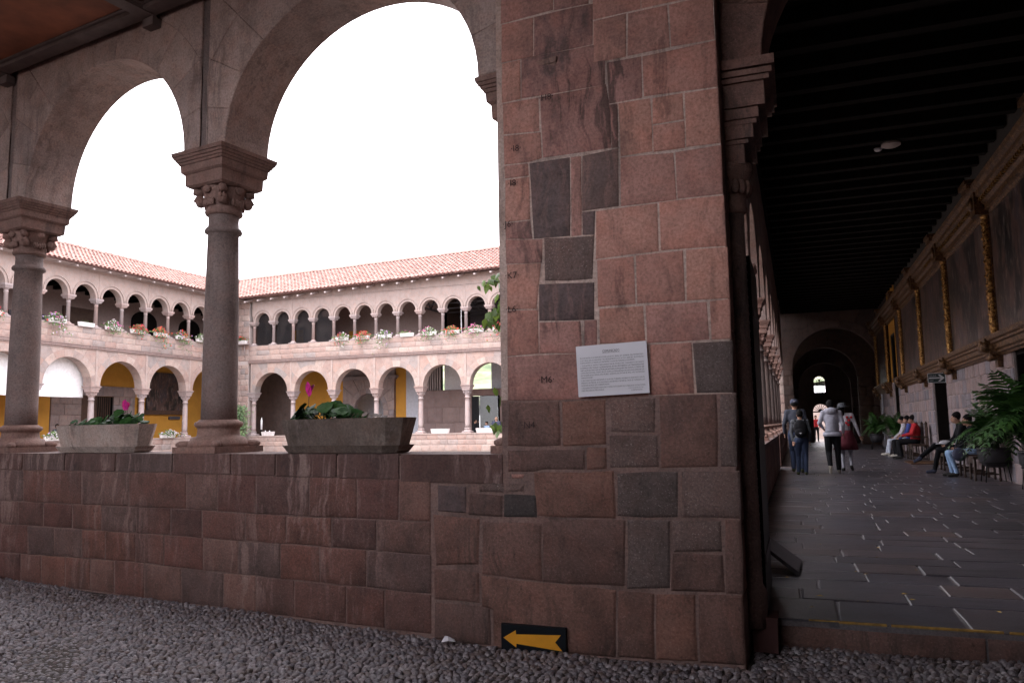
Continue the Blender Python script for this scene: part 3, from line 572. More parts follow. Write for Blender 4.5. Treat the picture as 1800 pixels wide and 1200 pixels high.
def abox(u0, u1, d0, d1, z0, z1):
    c = [AWp(u, d, z) for z in (z0, z1) for u, d in ((u0, d0), (u1, d0), (u1, d1), (u0, d1))]
    bm_.add(c, [(0, 3, 2, 1), (4, 5, 6, 7), (0, 1, 5, 4), (1, 2, 6, 5), (2, 3, 7, 6), (3, 0, 4, 7)])
for i in range(6): abox(-10.45+i*SB-.075, -10.45+i*SB+.075, -5.3, -.02, CEIL-.11, CEIL-.003); abox(-10.45+i*SB-.11, -10.45+i*SB+.11, -5.3, -.02, CEIL-.07, CEIL-.004)
for j in range(3): abox(-12, 1.2, -.1-j*SB-.065, -.1-j*SB+.065, CEIL-.10, CEIL-.005); abox(-12, 1.2, -.1-j*SB-.1, -.1-j*SB+.1, CEIL-.065, CEIL-.006)
for i in range(6): abox(-10.45+i*SB-.07, -10.45+i*SB+.07, -.06, .03, CEIL-.19, CEIL-.11)
part('beam', bm_, 'beam', ceil)
# right part of the room, patio behind; two added walls shape its daylight
def wall_thing(name, label, boxes, mat, cat='wall'):
    b0 = boxes[0]; t = thing(name, label, cat, ((b0[0]+b0[1])/2, (b0[2]+b0[3])/2, min(b[4] for b in boxes)))
    for b in boxes:
        mb = MB(); mb.box(*b); part('masonry', mb, mat, t, world=True)
    return t
wall_thing('side_wall', 'stone wall closing the gallery on the right of the step', [(4.4, 4.8, -9, 5.2, -.2, 6.4)], 'm')
wall_thing('light_block_wall', 'unseen wall added behind the viewpoint to darken the right side', [(-.4, 4.4, -1.1, -.8, -.2, 5.02)], 'm')  # unseen, added to keep daylight from behind off the right-hand floor
wall_thing('screen_wall', 'unseen low wall added behind the viewpoint on the left to cut low daylight', [(-14, -.4, -1.1, -.8, -.2, 2.3)], 'm')  # unseen, added so the pier foot gets less daylight than its upper part
wall_thing('patio_wall', 'low stone wall across the patio behind the viewpoint', [(-14, 6.5, -9.4, -9, -.2, 2.2)], 'para')
wall_thing('end_wall', 'stone wall closing the far left end of the gallery', [(-14.4, -14, -9, 7, -.2, 9)], 'para')
# ---------------------------------------------------------------- the two far wings of the courtyard
ident = lambda u, d, z: (u, d, z)
def upper_column(parent, loc, mats='farcol', half=False):
    k = 'upc'
    if k not in upper_column.c:
        b = MB(); b.frustum(0, 0, 0, .06, .2, .2); b.lathe([(.18, .06), (.165, .10), (.12, .14), (.10, .17)], 12)
        sh = MB(); sh.lathe([(.095, .17), (.085, 1.08), (.10, 1.09), (.105, 1.12), (.088, 1.14), (.09, 1.18)], 12)
        cp = MB(); cp.lathe([(.09, 1.18), (.12, 1.22), (.13, 1.26)], 12); cp.frustum(0, 0, 1.25, 1.33, .16, .19); cp.frustum(0, 0, 1.33, 1.36, .20, .21); cp.frustum(0, 0, 1.36, 1.42, .225, .235); cp.frustum(0, 0, 1.42, 1.45, .235, .235)
        upper_column.c[k] = (b.mesh('base', mats), sh.mesh('column', mats), cp.mesh('capital', mats))
    b, sh, cp = upper_column.c[k]
    o = link('column', sh, parent, loc); link('base', b, o); link('capital', cp, o)
upper_column.c = {}
def low_col_meshes(h, s):
    b, sh, cp, im = column_mb(h, s, 14); return [b.mesh('base', 'farcol'), sh.mesh('column', 'farcol'), cp.mesh('capital', 'farcol'), im.mesh('impost', 'farcol')]
FARCOL = low_col_meshes(3.5-.93, 1.0)
def far_column(parent, loc):
    o = link('column', FARCOL[1], parent, loc)
    for n_, m_ in (('base', FARCOL[0]), ('capital', FARCOL[2]), ('impost', FARCOL[3])): link(n_, m_, o)
LEDGE, SP2, STR, UL, USP, WT = .93, 3.5, 5.3, 6.3, 7.75, 8.98
def arch_bay(c, a, b, x0, x1, zs, zt, y0, y1, K=18):
    m = MB(); xs = [(x0, zs), (c-a, zs)]+[(c-a*cos(pi*k/K), zs+b*sin(pi*k/K)) for k in range(1, K)]+[(c+a, zs), (x1, zs)]
    for p, q in zip(xs, xs[1:]):
        vs = [(p[0], y0, p[1]), (q[0], y0, q[1]), (q[0], y0, zt), (p[0], y0, zt), (p[0], y1, p[1]), (q[0], y1, q[1]), (q[0], y1, zt), (p[0], y1, zt)]
        m.add(vs, [(0, 1, 2, 3), (7, 6, 5, 4), (4, 5, 1, 0)])
    m.add([(x0, y0, zs), (x0, y1, zs), (x0, y1, zt), (x0, y0, zt)], [(0, 3, 2, 1)]); return m
def facade(W, cols, x0, x1, fine=(0, 99), colour='far'):
    """arcade on two storeys; cols = column positions of the lower storey, local x along the front"""
    sp = cols[1]-cols[0]; T = .5
    # lower arches, every voussoir a part within the stretch in view
    rest = MB()
    for i in range(len(cols)-1):
        a_ = sp/2-.25; c = (cols[i]+cols[i+1])/2; seen = fine[0] <= c <= fine[1]
        wedge_arch(W, c, a_, a_*1.0, cols[i], cols[i+1], STR-.02, 0, T, colour, n=9, ring=.34, spring=SP2, gap=.0, one=None if seen else rest, proud=.012)
    # pilaster strips, string course, parapets
    pl = MB()
    for c in cols:
        q = MB(); q.box(c-.06, c+.06, -.03, 0, SP2+.02, STR-.07); part('pilaster_strip', q, 'farplain', W); q = MB(); q.box(c-.04, c+.04, -.015, 0, USP+.35, WT); part('pilaster_strip', q, 'farplain', W)
    mo = MB()
    for (z0, z1, p_) in ((STR, STR+.05, .09), (STR+.05, STR+.09, .06), (STR-.06, STR, .05), (STR+.09, STR+.12, .10)): mo.box(x0, x1, -p_, .3, z0, z1)
    part('string_course', mo, 'farcourse', W)
    c_ = MB(); c_.box(x0, x1, .012, T-.01, -.1, LEDGE-.06); c_.box(x0, x1, .012, T-.01, STR+.12, UL-.02); part('core', c_, 'farmortar', W)
    l_ = MB(); l_.box(x0, x1, -.03, T+.02, LEDGE-.06, LEDGE); l_.box(x0, x1, -.01, T+.02, UL-.02, UL+.0); part('sill', l_, 'farplain', W)
    kw = dict(depth=.05, step=9, cj=.001, jit=.002, bev=.008, gap=.014)
    f0, f1 = max(x0, fine[0]), min(x1, fine[1])
    courses(W, colour, f0, f1, [STR+.12, STR+.41, STR+.70, UL-.02], .55, 1.0, **kw)
    courses(W, colour, f0, f1, [.30, .58, LEDGE-.06], .4, .75, **kw)
    rs_ = MB(); courses(W, colour, f0, f1, [-.05, .30], .5, .9, one=rs_, **kw)
    for a, b in ((x0, f0), (f1, x1)):
        if b-a > .1: courses(W, colour, a, b, [-.05, .3, .6, LEDGE-.06], .5, .9, one=rs_, **kw); courses(W, colour, a, b, [STR+.12, STR+.41, STR+.70, UL-.02], .5, .9, one=rs_, **kw)
    part('lower_masonry', rs_, colour, W, kind='stuff')
    if rest.v: part('distant_arch_stones', rest, colour, W, kind='stuff')
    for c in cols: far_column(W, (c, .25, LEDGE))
    # upper arcade
    ucols = []
    for i in range(len(cols)-1): ucols += [cols[i], (cols[i]+cols[i+1])/2]
    ucols.append(cols[-1]); us = sp/2
    for i in range(len(ucols)-1):
        c = (ucols[i]+ucols[i+1])/2; a_ = us/2-.19
        ub = arch_bay(c, a_, a_*1.05, ucols[i], ucols[i+1], USP, WT, 0, .36)
        K = 14; ri, ro = a_+.13, a_+.165                                  # thin outer roll of the archivolt
        pts = [(c+ri*cos(pi*k/K), -.03, USP+ri*1.05*sin(pi*k/K)) for k in range(K+1)]
        ub.tube(pts, .022, 4)
        part('arch', ub, 'farplain', W)
    for c in ucols: upper_column(W, (c, .18, UL))
    return ucols
def tiled_roof(W, x0, x1, y_e, z_e, y_r, z_r, z_r1=None, z_e1=None, pitch=.25, clip=None, two=True):
    """barrel tiles: columns of overlapping covers; z may rise a little along x"""
    z_r1 = z_r1 or z_r; z_e1 = z_e1 or z_e
    L = hypot(y_r-y_e, z_r-z_e); n = int(L/.36)
    bed = MB(); tl = MB(); K = 5
    bed.add([(x0, y_e, z_e-.02), (x1, y_e, z_e1-.02), (x1, y_r, z_r1-.02), (x0, y_r, z_r-.02)], [(0, 1, 2, 3)])
    bed.add([(x0, y_e, z_e-.07), (x1, y_e, z_e1-.07), (x1, y_r, z_r1-.07), (x0, y_r, z_r-.07)], [(3, 2, 1, 0)])
    bed.add([(x0, y_r, z_r-.02), (x1, y_r, z_r1-.02), (x1, 2*y_r-y_e, z_e1-.02), (x0, 2*y_r-y_e, z_e-.02)], [(0, 1, 2, 3)])
    rs = random.Random(4); m = int((x1-x0)/pitch)
    for i in range(m):
        xc = x0+(i+.5)*pitch+rs.uniform(-.008, .008); t_ = (xc-x0)/(x1-x0); ze = z_e+(z_e1-z_e)*t_; zr = z_r+(z_r1-z_r)*t_
        wv = rs.uniform(-.012, .012)
        for j in range(n):
            if clip and not clip(xc, y_e+(y_r-y_e)*j/n): continue
            tl.cur = rs.random(); a, b = j/n, min(1, (j+1.18)/n)
            r0, r1 = .088, .072
            ya, yb = y_e+(y_r-y_e)*a-(.06 if j == 0 else 0), y_e+(y_r-y_e)*b; za, zb = ze+(zr-ze)*a, ze+(zr-ze)*b
            dz = rs.uniform(0, .012); dx = rs.uniform(-.008, .008); vs = []
            for (yy, zz, r, lift) in ((ya, za, r0, .035+dz), (yb, zb, r1, .008)):
                for k in range(K+1):
                    g_ = pi*k/K; vs.append((xc+dx+wv*sin(j*.7)+r*1.25*cos(g_), yy, zz-.02+lift+r*sin(g_)))
            fs = [(k, k+1, K+2+k, K+1+k) for k in range(K)]
            if j == 0:
                for k in range(K+1):
                    g_ = pi*k/K; vs.append((xc+dx+(r0-.016)*1.25*cos(g_), ya, za-.02+.02+dz+(r0-.016)*sin(g_)))
                fs += [(k, 2*K+2+k, 2*K+3+k, k+1) for k in range(K)]
            tl.add(vs, fs)
    j = 0; x = x0                                                   # ridge row
    while x < x1-.1:
        xe = min(x+.42, x1); t_ = (x-x0)/(x1-x0); zz = z_r+(z_r1-z_r)*t_; tl.cur = rs.random()
        zq = z_r+(z_r1-z_r)*((xe-x0)/(x1-x0)); vs = [(xx, y_r+rr*cos(pi*k/6), q+.02+rr*sin(pi*k/6)) for xx, q, rr in ((x-.03, zz, .15), (xe, zq, .125)) for k in range(7)]
        tl.add(vs, [(k, k+1, 8+k, 7+k) for k in range(6)]); x = xe
    r = part('roof', bed, 'tilebed', W); part('roof_tiles', tl, 'tile', r, kind='stuff')
    return r
def rafters(W, x0, x1, step, y_e, z_e, y_w, z_w, z_e1=None):
    x = x0; z_e1 = z_e1 or z_e; k = 0
    me = None
    while x < x1:
        t_ = (x-x0)/(x1-x0); dz = (z_e1-z_e)*t_
        mb = MB(); mb.add([(-.05, y_e, z_e-.17), (.05, y_e, z_e-.17), (.05, y_w, z_w-.12), (-.05, y_w, z_w-.12), (-.05, y_e, z_e-.09), (.05, y_e, z_e-.09), (.05, y_w, z_w), (-.05, y_w, z_w)],
                          [(0, 3, 2, 1), (4, 5, 6, 7), (0, 1, 5, 4), (1, 2, 6, 5), (2, 3, 7, 6), (3, 0, 4, 7)])
        me = me or mb.mesh('rafter', 'timber'); link('rafter', me, W, (x, 0, dz)); x += step

# --- back wing (faces the viewer)
BW = thing('back_wing', 'two storey pink stone wing with tiled roof across the courtyard, facing the viewer', 'building', (-30.9, 38.6, 0), 0)
bcols = [.25+2.79*k for k in range(11)]
bu = facade(BW, bcols, 0, 29.4, fine=(0, 16.5))
ZE, ZR = 9.02, 11.05
tiled_roof(BW, -4.8, 30.2, -.75, ZE, 3.2, ZR, z_r1=ZR+.9, z_e1=ZE+.95, clip=lambda x, y: x > -.95+(y+.75)*-1.0)
rafters(BW, .2, 30, .93, -.72, ZE, .1, WT+.22, z_e1=ZE+.95)
tp = MB(); tp.add([(-.9, 0, WT-.02), (29.4, 0, WT-.02), (29.4, 0, WT+1.0), (-.9, 0, WT+.2), (-.9, .36, WT-.02), (29.4, .36, WT-.02), (29.4, .36, WT+1.0), (-.9, .36, WT+.2)], [(0, 1, 2, 3), (7, 6, 5, 4), (3, 2, 6, 7)]); part('upper_wall', tp, 'farplain', BW)
# solid corner of squared blocks
cb = MB(); cb.box(-.9, -.0, .03, .6, -.1, WT); part('corner_core', cb, 'farmortar', BW)
courses(BW, 'far', -.89, -.02, [-.05, .3, .62, .93, 1.25, 1.6, 1.95, 2.3, 2.62, 2.95, 3.3, 3.62, 3.95, 4.3, 4.62, 4.95, 5.2], .28, .5, depth=.06, step=9, cj=.002, bev=.01, gap=.016)
courses(BW, 'far', -.89, -.02, [5.42, 5.75, 6.1, 6.45, 6.8, 7.15, 7.5, 7.85, 8.2, 8.6, 8.95], .3, .6, depth=.06, step=9, cj=.002, bev=.01, gap=.016)
M['glass'] = None
N = NT('dark_window_glass'); N.col((.02, .02, .022, 1)); N.rough(.06); N.p.inputs['Alpha'].default_value = .55; N.p.inputs['Specular IOR Level'].default_value = .8; M['glass'] = N.m
for i in range(4):
    gb = MB(); gb.box(bu[i]+.1, bu[i+1]-.1, .30, .31, UL, USP+.62); part('window_pane', gb, 'glass', BW)
ib = MB(); ib.box(-.9, 29.4, .37, 7.1, STR-.05, STR+.12); part('upper_floor', ib, 'darkwood', BW)
ib = MB(); ib.box(-6, 11.5, 3.4, 3.6, STR+.12, 9.0); part('upper_back_wall', ib, 'plaster', BW)
ib = MB(); ib.box(.6, 1.5, 3.33, 3.4, UL-.7, 7.6); part('painted_panel', ib, 'yellow', BW); ib = MB(); ib.box(4.9, 6.2, 3.33, 3.4, UL-.7, 7.3); part('painted_panel', ib, 'yellow', BW)
ib = MB(); ib.box(11.5, 29.4, 7.0, 7.15, STR+.12, 7.3); part('rear_parapet', ib, 'doorwood', BW)
ib = MB(); ib.box(11.5, 29.4, 7.15, 7.3, STR+.12, 10.2); part('rear_sheeting', ib, 'asphaltroof', BW); ib = MB(); ib.box(11.4, 11.5, 3.4, 7.3, STR+.12, 10.2); part('side_sheeting', ib, 'doorwood', BW)
tb = MB()
for k in range(0, 8):
    x = 11.2+k*2.79; zb, za = 8.05, 10.2
    P_ = lambda y, z: (x, y, z)
    for a, b in (((.4, zb), (7, zb)), ((.4, zb+.9), (3.6, za)), ((3.6, za), (7, zb+.9)), ((3.6, zb), (3.6, za)), ((2, zb), (3.6, za)), ((5.2, zb), (3.6, za)), ((2, zb), (.9, zb+1.1)), ((5.2, zb), (6.2, zb+1.1))):
        tb.tube([P_(*a), P_(*b)], .045, 4, False)
    if k < 7:
        for a, b in (((3.6, zb), (3.6, za)), ((3.6, za), (3.6, zb))):
            tb.tube([(x, a[0], a[1]), (x+1.4, b[0], b[1])], .035, 4, False)
        tb.tube([(x+1.4, 3.6, zb), (x+2.79, 3.6, za)], .035, 4, False)
        tb.tube([(x, .9, zb+.1), (x+1.4, .9, zb+1.2)], .03, 4, False); tb.tube([(x+1.4, .9, zb+1.2), (x+2.79, .9, zb+.1)], .03, 4, False)
for y, z in ((3.6, zb), (.9, zb+.1), (5.2, zb), (2, zb), (1.9, 9.6), (5.3, 9.6)): tb.tube([(11.2, y, z), (29.4, y, z)], .04, 4, False)
part('roof_truss', tb, 'iron', BW)
sb = MB()
for k in range(26):
    x = 11.3+k*.7; sb.add([(x, .4, 9.15), (x+.66, .4, 9.15), (x+.66, 3.2, 10.75), (x, 3.2, 10.75), (x+.66, 7, 9.05), (x, 7, 9.05)], [(0, 1, 2, 3), (3, 2, 4, 5)])
part('ceiling_sheet', sb, 'asphaltroof', BW)
for px in (13.6, 20.3):
    pb = MB(); pb.tube([(px, .9, UL-.7), (px, .9, 8.6)], .03, 6); part('pole', pb, 'white', BW)
# ground storey behind the arches
ib = MB(); ib.box(-3.9, 29.4, .5, 6.5, -.1, .0); part('gallery_floor', ib, 'slabmortar', BW)
def bx_(name, mat, *b, **kw): mb = MB(); mb.box(*b); return part(name, mb, mat, BW, **kw)
bx_('back_wall', 'endwall', -3.6, .9, 3.3, 3.5, 0, 5.2); bx_('back_wall', 'yellow', .95, 4.6, 3.3, 3.5, 0, 5.2)
bx_('back_wall', 'yellow', 8.2, 8.9, 3.3, 3.5, 0, 5.2)
gw = MB(); gw.m = 0; gw.box(8.9, 9.75, 3.28, 3.5, 0, 5.2); M['paleblue'] = plain('pale_grey_paint', (.46, .46, .50), .8); part('back_wall', gw, 'paleblue', BW)
# stone doorway with a round arch in bay three
M['fargrey'] = stone('dark_doorway_stone', [(.27, .20, .185, 1), (.23, .18, .17, 1), (.30, .225, .20, 1), (.24, .20, .20, 1)], streak=.3, blot=.3, bump=.3)
pw = MB()
wedge_arch(BW, 6.42, 1.02, 1.02, 4.62, 8.18, 4.2, 3.1, 3.45, 'fargrey', n=9, ring=.32, spring=2.35, gap=.01)
for u0, u1 in ((4.64, 5.40), (7.44, 8.16)):
    courses(BW, 'fargrey', u0, u1, [0, .4, .8, 1.2, 1.6, 2.0, 2.35], .4, .8, frame=lambda u, d, z: (u, 3.1+d, z), depth=.3, step=9, name='jamb_stone')
cr = MB(); cr.box(4.5, 8.3, 2.98, 3.4, 4.2, 4.3); cr.box(4.42, 8.38, 2.92, 3.4, 4.3, 4.42); cr.box(4.6, 8.2, 3.1, 3.4, 4.42, 5.0); part('door_cornice', cr, 'fargrey', BW)
bx_('inner_room_wall', 'paleblue', .5, 9.7, 5.8, 6.0, 0, 5)
# brown screen wall, slats, white box, opening to the hillside
M['screen'] = stone('brown_screen_stone', [(.21, .15, .14, 1), (.23, .165, .15, 1)], streak=.2, blot=.2, bump=.2)
scr = MB(); scr.box(9.75, 13.2, 3.2, 3.4, 0, 3.42); scr.box(14.95, 29.4, 3.2, 3.4, 0, 3.42); scr.box(13.2, 14.95, 3.2, 3.4, 3.03, 3.42); part('screen_wall', scr, 'mortar_old', BW)
courses(BW, 'screen', 9.77, 13.2, [.0, 1.5, 2.4, 3.38], .9, 1.2, frame=lambda u, d, z: (u, 3.17+d, z), depth=.04, step=9, cj=.001, gap=.01, name='panel')
courses(BW, 'screen', 14.97, 29, [.0, 1.5, 2.4, 3.38], 1.4, 1.9, frame=lambda u, d, z: (u, 3.17+d, z), depth=.04, step=9, cj=.001, gap=.01, name='panel')
bx_('glass_door', 'glass', 13.6, 14.8, 3.25, 3.29, 0, 3.0); bx_('door_leaf', 'black', 13.2, 13.62, 3.22, 3.3, 0, 3.0)
bx_('door_recess', 'darkwood', 12.9, 15.2, 5.2, 5.4, 0, 3.2)
for k in range(8): bx_('slat', 'timber', 9.9+k*.155, 9.98+k*.155, 3.5, 3.62, 3.3, 4.6+min(k, 4)*.06)
bx_('slat_frame', 'darkwood', 9.75, 11.1, 3.75, 3.8, 3.2, 5.2)
bx_('white_volume', 'white', 11.15, 12.6, 3.9, 4.1, 3.2, 5.2); bx_('grey_volume', 'paleblue', 14.25, 16.9, 3.7, 3.9, 3.2, 5.2)
bx_('grey_volume', 'paleblue', 16.9, 29.4, 3.7, 3.9, 3.2, 5.2)
# hillside far beyond, seen through the opening
hb = MB(); nx, ny = 60, 40
for j in range(ny+1):
    for i in range(nx+1):
        x = -500+i*12; y = 150+j*18; h = 4+max(0, j-3)*3.1+10*mnoise.noise(Vector((x*.008, y*.008, 0)))+2.5*mnoise.noise(Vector((x*.05, y*.05, 3)))
        hb.v.append((x, y, h)); hb.r.append(0.)
for j in range(ny):
    for i in range(nx):
        a = j*(nx+1)+i; hb.f.append((a, a+1, a+nx+2, a+nx+1)); hb.mi.append(0); hb.sm.append(True)
N = NT('grassy_hillside'); P_ = N.pos(); f1 = N.noise(P_, .035, 6, .65); f2 = N.noise(P_, .4, 4, .7)
N.col(N.mix(1., N.ramp(f1, [(.35, (.07, .10, .045, 1)), (.5, (.16, .20, .09, 1)), (.6, (.30, .27, .2, 1)), (.68, (.10, .13, .06, 1))]), N.ramp(f2, [(.3, .7), (.7, 1.3)]), 'MULTIPLY')); N.rough(.95); M['hill'] = N.m
struct('hillside', hb, 'hill')

# --- left wing
LW = thing('left_wing', 'two storey pink stone wing with tiled roof along the left side of the courtyard', 'building', (-31.8, 0, 0), pi/2)
lcols = [34.74-3.1*k for k in range(9, -1, -1)]+[37.84]
lu = facade(LW, lcols, 5, 38.6, fine=(21, 38.6))
ZEL, ZRL = 9.16, 10.85
tiled_roof(LW, 5, 43, -.7, ZEL, 3.0, ZRL, clip=lambda x, y: x < 38.1+(y+.7))
rafters(LW, 5.3, 38.4, .93, -.65, ZEL, .1, WT+.25)
tp = MB(); tp.box(5, 38.6, 0, .36, WT, WT+.25); tp.box(5, 38.6, -.06, .0, WT+.02, WT+.16); part('cornice', tp, 'farplain', LW)
sf = MB(); sf.box(5, 38.6, -.66, -.02, WT+.10, WT+.125); part('soffit_board', sf, 'timber', LW)
def lx_(name, mat, *b, **kw): mb = MB(); mb.box(*b); return part(name, mb, mat, LW, **kw)
lx_('upper_floor', 'darkwood', 5, 38.6, .5, 3.4, STR-.05, STR+.12); lx_('upper_ceiling', 'darkwood', 5, 42, .37, 3.4, 8.75, 8.85)
lx_('gallery_floor', 'slabmortar', 5, 38.6, .5, 3.3, -.1, 0)
lx_('upper_back_wall', 'plaster', 5, 42.5, 3.2, 3.4, STR+.12, 8.75)
for k in range(20): lx_('ceiling_beam', 'darkwood', 21+k*.95, 21.2+k*.95, .4, 3.2, 8.5, 8.75)
for y0, y1, zt, m_ in ((29.2, 31.0, 7.75, 'doorwood'), (33.6, 35.4, 7.5, 'darkwood'), (37.2, 38.9, 7.5, 'darkwood'), (22, 23.5, 7.5, 'darkwood')):
    d_ = MB(); n_ = 12
    if m_ == 'doorwood': d_.box(y0, y1, 3.1, 3.2, STR+.12, zt)
    else:
        c_ = (y0+y1)/2; r_ = (y1-y0)/2; d_.prism([(y0, STR+.12), (y1, STR+.12)]+[(c_+r_*cos(pi*k/n_), zt+r_*sin(pi*k/n_)*.7) for k in range(n_+1)], 3.1, 3.2)
    part('door', d_, m_, LW)
for y0, y1 in ((26.3, 26.9), (27.15, 28.2)): lx_('picture', 'iron', y0, y1, 3.14, 3.2, 6.55, 7.15)
# lower storey back wall
lx_('back_wall', 'yellow', 5, 28.75, 3.2, 3.4, 0, 5.25); lx_('back_wall', 'yellow', 34.05, 42, 3.2, 3.4, 0, 5.25); lx_('back_wall', 'yellow', 28.75, 34.05, 3.25, 3.45, 3.2, 5.25)
courses(LW, 'fargrey', 28.78, 30.55, [0, .55, 1.1, 1.65, 2.2, 2.75, 3.2], .6, .9, frame=lambda u, d, z: (u, 3.16+d, z), depth=.1, step=9, name='portal_stone')
courses(LW, 'fargrey', 32.6, 34.05, [0, .55, 1.1, 1.65, 2.2, 2.75, 3.2], .6, .9, frame=lambda u, d, z: (u, 3.16+d, z), depth=.1, step=9, name='portal_stone')
courses(LW, 'fargrey', 28.78, 34.05, [3.2, 3.75], 1.2, 1.8, frame=lambda u, d, z: (u, 3.12+d, z), depth=.1, step=9, name='lintel_stone')
lx_('door', 'doorwood', 30.55, 31.6, 3.3, 3.4, 0, 3.2); lx_('doorway', 'black', 28.7, 34.1, 3.42, 3.5, 0, 3.2)
for k in range(7): lx_('grille_bar', 'doorwood', 31.62+k*.14, 31.66+k*.14, 3.3, 3.34, 0, 3.2)
gc = MB(); gc.lathe([(.10, 0), (.13, .1), (.09, .2), (.10, .6), (.12, .8), (.08, .9), (.1, 1.5), (.14, 1.6)], 8, (34.3, 3.05, 2.0)); part('gilded_column', gc, 'gold', LW)
t = thing('wall_painting', 'large dark wall painting in the lower left arcade above a brown rail', 'painting', (-34.93, 36.3, 2.5), pi/2); mb = MB(); mb.box(-1.5, 1.5, -.03, .02, 0, 2.2); part('canvas', mb, 'canvasw', t); mb = MB(); mb.box(-1.6, 1.6, -.1, .05, -.24, 0); part('rail', mb, 'doorwood', t)
lx_('wall_box', 'iron', 36.6, 37.45, 3.1, 3.2, 1.98, 2.17)
blind = thing('roller_blind', 'white canvas blind hanging down behind the arch at the far left of the lower arcade', 'blind', (-32.45, 26.9, 2.94), pi/2)
bb = MB(); bb.box(-1.5, 1.5, 0, .015, .03, 1.9); part('canvas', bb, 'white', blind); bb = MB(); bb.tube([(-1.52, .008, .03), (1.52, .008, .03)], .025, 6); part('weight_bar', bb, 'white', blind)
b2 = dup(blind, (-32.45, 23.75, 2.94), pi/2, 'white canvas blind partly hidden by the leftmost foreground column'); 

# ---------------------------------------------------------------- corridor on the right
CA = thing('corridor_arcade', 'long receding row of stone columns and arches along the dark corridor', 'arcade', (-.48, 0, 0), pi/2)
ccols = [8.53, 11.75, 14.98, 18.2, 21.35, 24.66, 27.9, 31.1, 34.35]
ed = [5.45]+ccols+[36.2]
cm = 'arch'
for i in range(len(ed)-1):
    a0, a1 = ed[i], ed[i+1]; l0 = a0+(.0 if i == 0 else .25); l1 = a1-(.25 if i < len(ed)-2 else 0); c = (l0+l1)/2; a_ = (l1-l0)/2
    one = None if i < 4 else MB()
    wedge_arch(CA, c, a_, min(a_, 1.36), a0, a1, 6.6, .05, .5, cm, n=9, ring=.38, spring=3.45, gap=0, one=one)
    if one: part('far_arch', one, cm, CA)
c0 = make_column(CA, 3.45-.88, loc=(ccols[0], .28, .88), seg=20)
for y in ccols[1:]: c = copy_tree(c0, CA); c.location = (y, .28, .88)
pc = MB(); pc.box(5.4, 21.55, .012, .54, 0, .80); pc.box(22.65, 38, .012, .54, 0, .80); part('core', pc, 'mortar_old', CA)
x = 5.45
while x < 38:
    xe = min(x+random.uniform(.7, 1.2), 38)
    if not (21.0 < x < 22.65):
        if x < 21.55 < xe: xe = 21.55
        mb = MB(); mb.box(x+.004, xe-.004, -.01, .56, .80, .88); part('ledge_stone', mb, 'ledge', CA)
    elif x < 22.65: x = 22.65; continue
    x = xe
courses(CA, 'para', 5.45, 21.55, [0, .4, .80], .5, .9, depth=.04); courses(CA, 'para', 22.65, 38, [0, .4, .80], .5, .9, depth=.04)
courses(CA, 'arch', .02, .52, [0, .4, .80], .25, .3, frame=lambda u, d, z: (22.65+d-.01, u, z), depth=.03, step=9)
courses(CA, 'far', 0, 1.0, [i*.4 for i in range(17)], .4, .6, frame=lambda u, d, z: (36.2+d, u+.0, z), depth=.05, step=9)
cp_ = MB(); cp_.box(36.24, 38.6, .03, 1.1, 0, 6.6); part('corner_pier', cp_, 'farmortar', CA)
up = MB(); up.box(5.45, 38.6, .06, .5, 6.6, 9.2); part('upper_wall', up, 'farplain', CA)
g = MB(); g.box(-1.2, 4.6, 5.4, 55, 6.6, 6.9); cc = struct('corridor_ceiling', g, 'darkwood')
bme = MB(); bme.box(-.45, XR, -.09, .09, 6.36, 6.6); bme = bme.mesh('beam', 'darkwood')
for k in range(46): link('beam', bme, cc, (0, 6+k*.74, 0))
dl = MB(); dl.lathe([(.001, 0), (.15, 0), (.165, .02), (.16, .06), (.001, .062)], 24)
t = thing('ceiling_light', 'round white light fitting on the dark corridor ceiling', 'ceiling light', (1.92, 15.74, 6.30)); dl2 = MB(); dl2.lathe([(.001, 0), (.13, .0), (.15, .02), (.15, .06), (.001, .06)], 24); part('diffuser', dl2, 'timber', t)
dr = MB(); dr.lathe([(.152, .015), (.17, .02), (.17, .06), (.152, .06)], 24); part('trim_ring', dr, 'timber', t)
t = thing('smoke_detector', 'small white smoke detector beside the round corridor ceiling light', 'smoke detector', (1.72, 15.95, 6.31)); d3 = MB(); d3.lathe([(.001, 0), (.05, .0), (.07, .02), (.075, .05), (.001, .05)], 16); part('housing', d3, 'paleblue', t)
# entrance arch
EA = thing('entrance_arch', 'stone arch springing from a moulded capital on the pier across the corridor entrance', 'arch', (1.75, 5.15, 0))
sh_ = lambda u, d, z: (u-1.75, d-5.15, z)
wedge_arch(EA, 1.92, 2.01, 1.55, -.36, 4.42, 6.6, 4.86, 5.4, 'm', n=13, ring=.55, spring=3.42, gap=0, fr=sh_)
imp = MB()
for z0, z1, a, b in ((3.50, 3.56, .075, .075), (3.455, 3.49, .055, .055), (3.42, 3.45, .035, .035), (3.27, 3.42, .0, .0), (3.20, 3.265, -.045, -.02), (3.165, 3.195, -.06, -.03), (3.08, 3.165, -.085, -.04), (3.05, 3.075, -.12, -.06), (2.93, 3.05, -.15, -.08)):
    imp.box(-.36, -.085+a*.9, 4.82-b*.6, 5.42+b, z0-.14, z1-.14)
imp.map(lambda x, y, z: (x-1.75, y-5.15, z)); part('impost', imp, 'm', EA)
hc = MB(); hc.lathe([(.085, 2.62), (.105, 2.64), (.10, 2.68), (.10, 2.72), (.13, 2.84), (.15, 2.88), (.15, 2.93)], 16, (-.33, 5.0, -.12))
for k in range(9):
    a = -pi/2+pi*k/8; hc.ball((-.33+.115*cos(a), 5+.115*sin(a), 2.66), (.03, .03, .05), 6, 5)
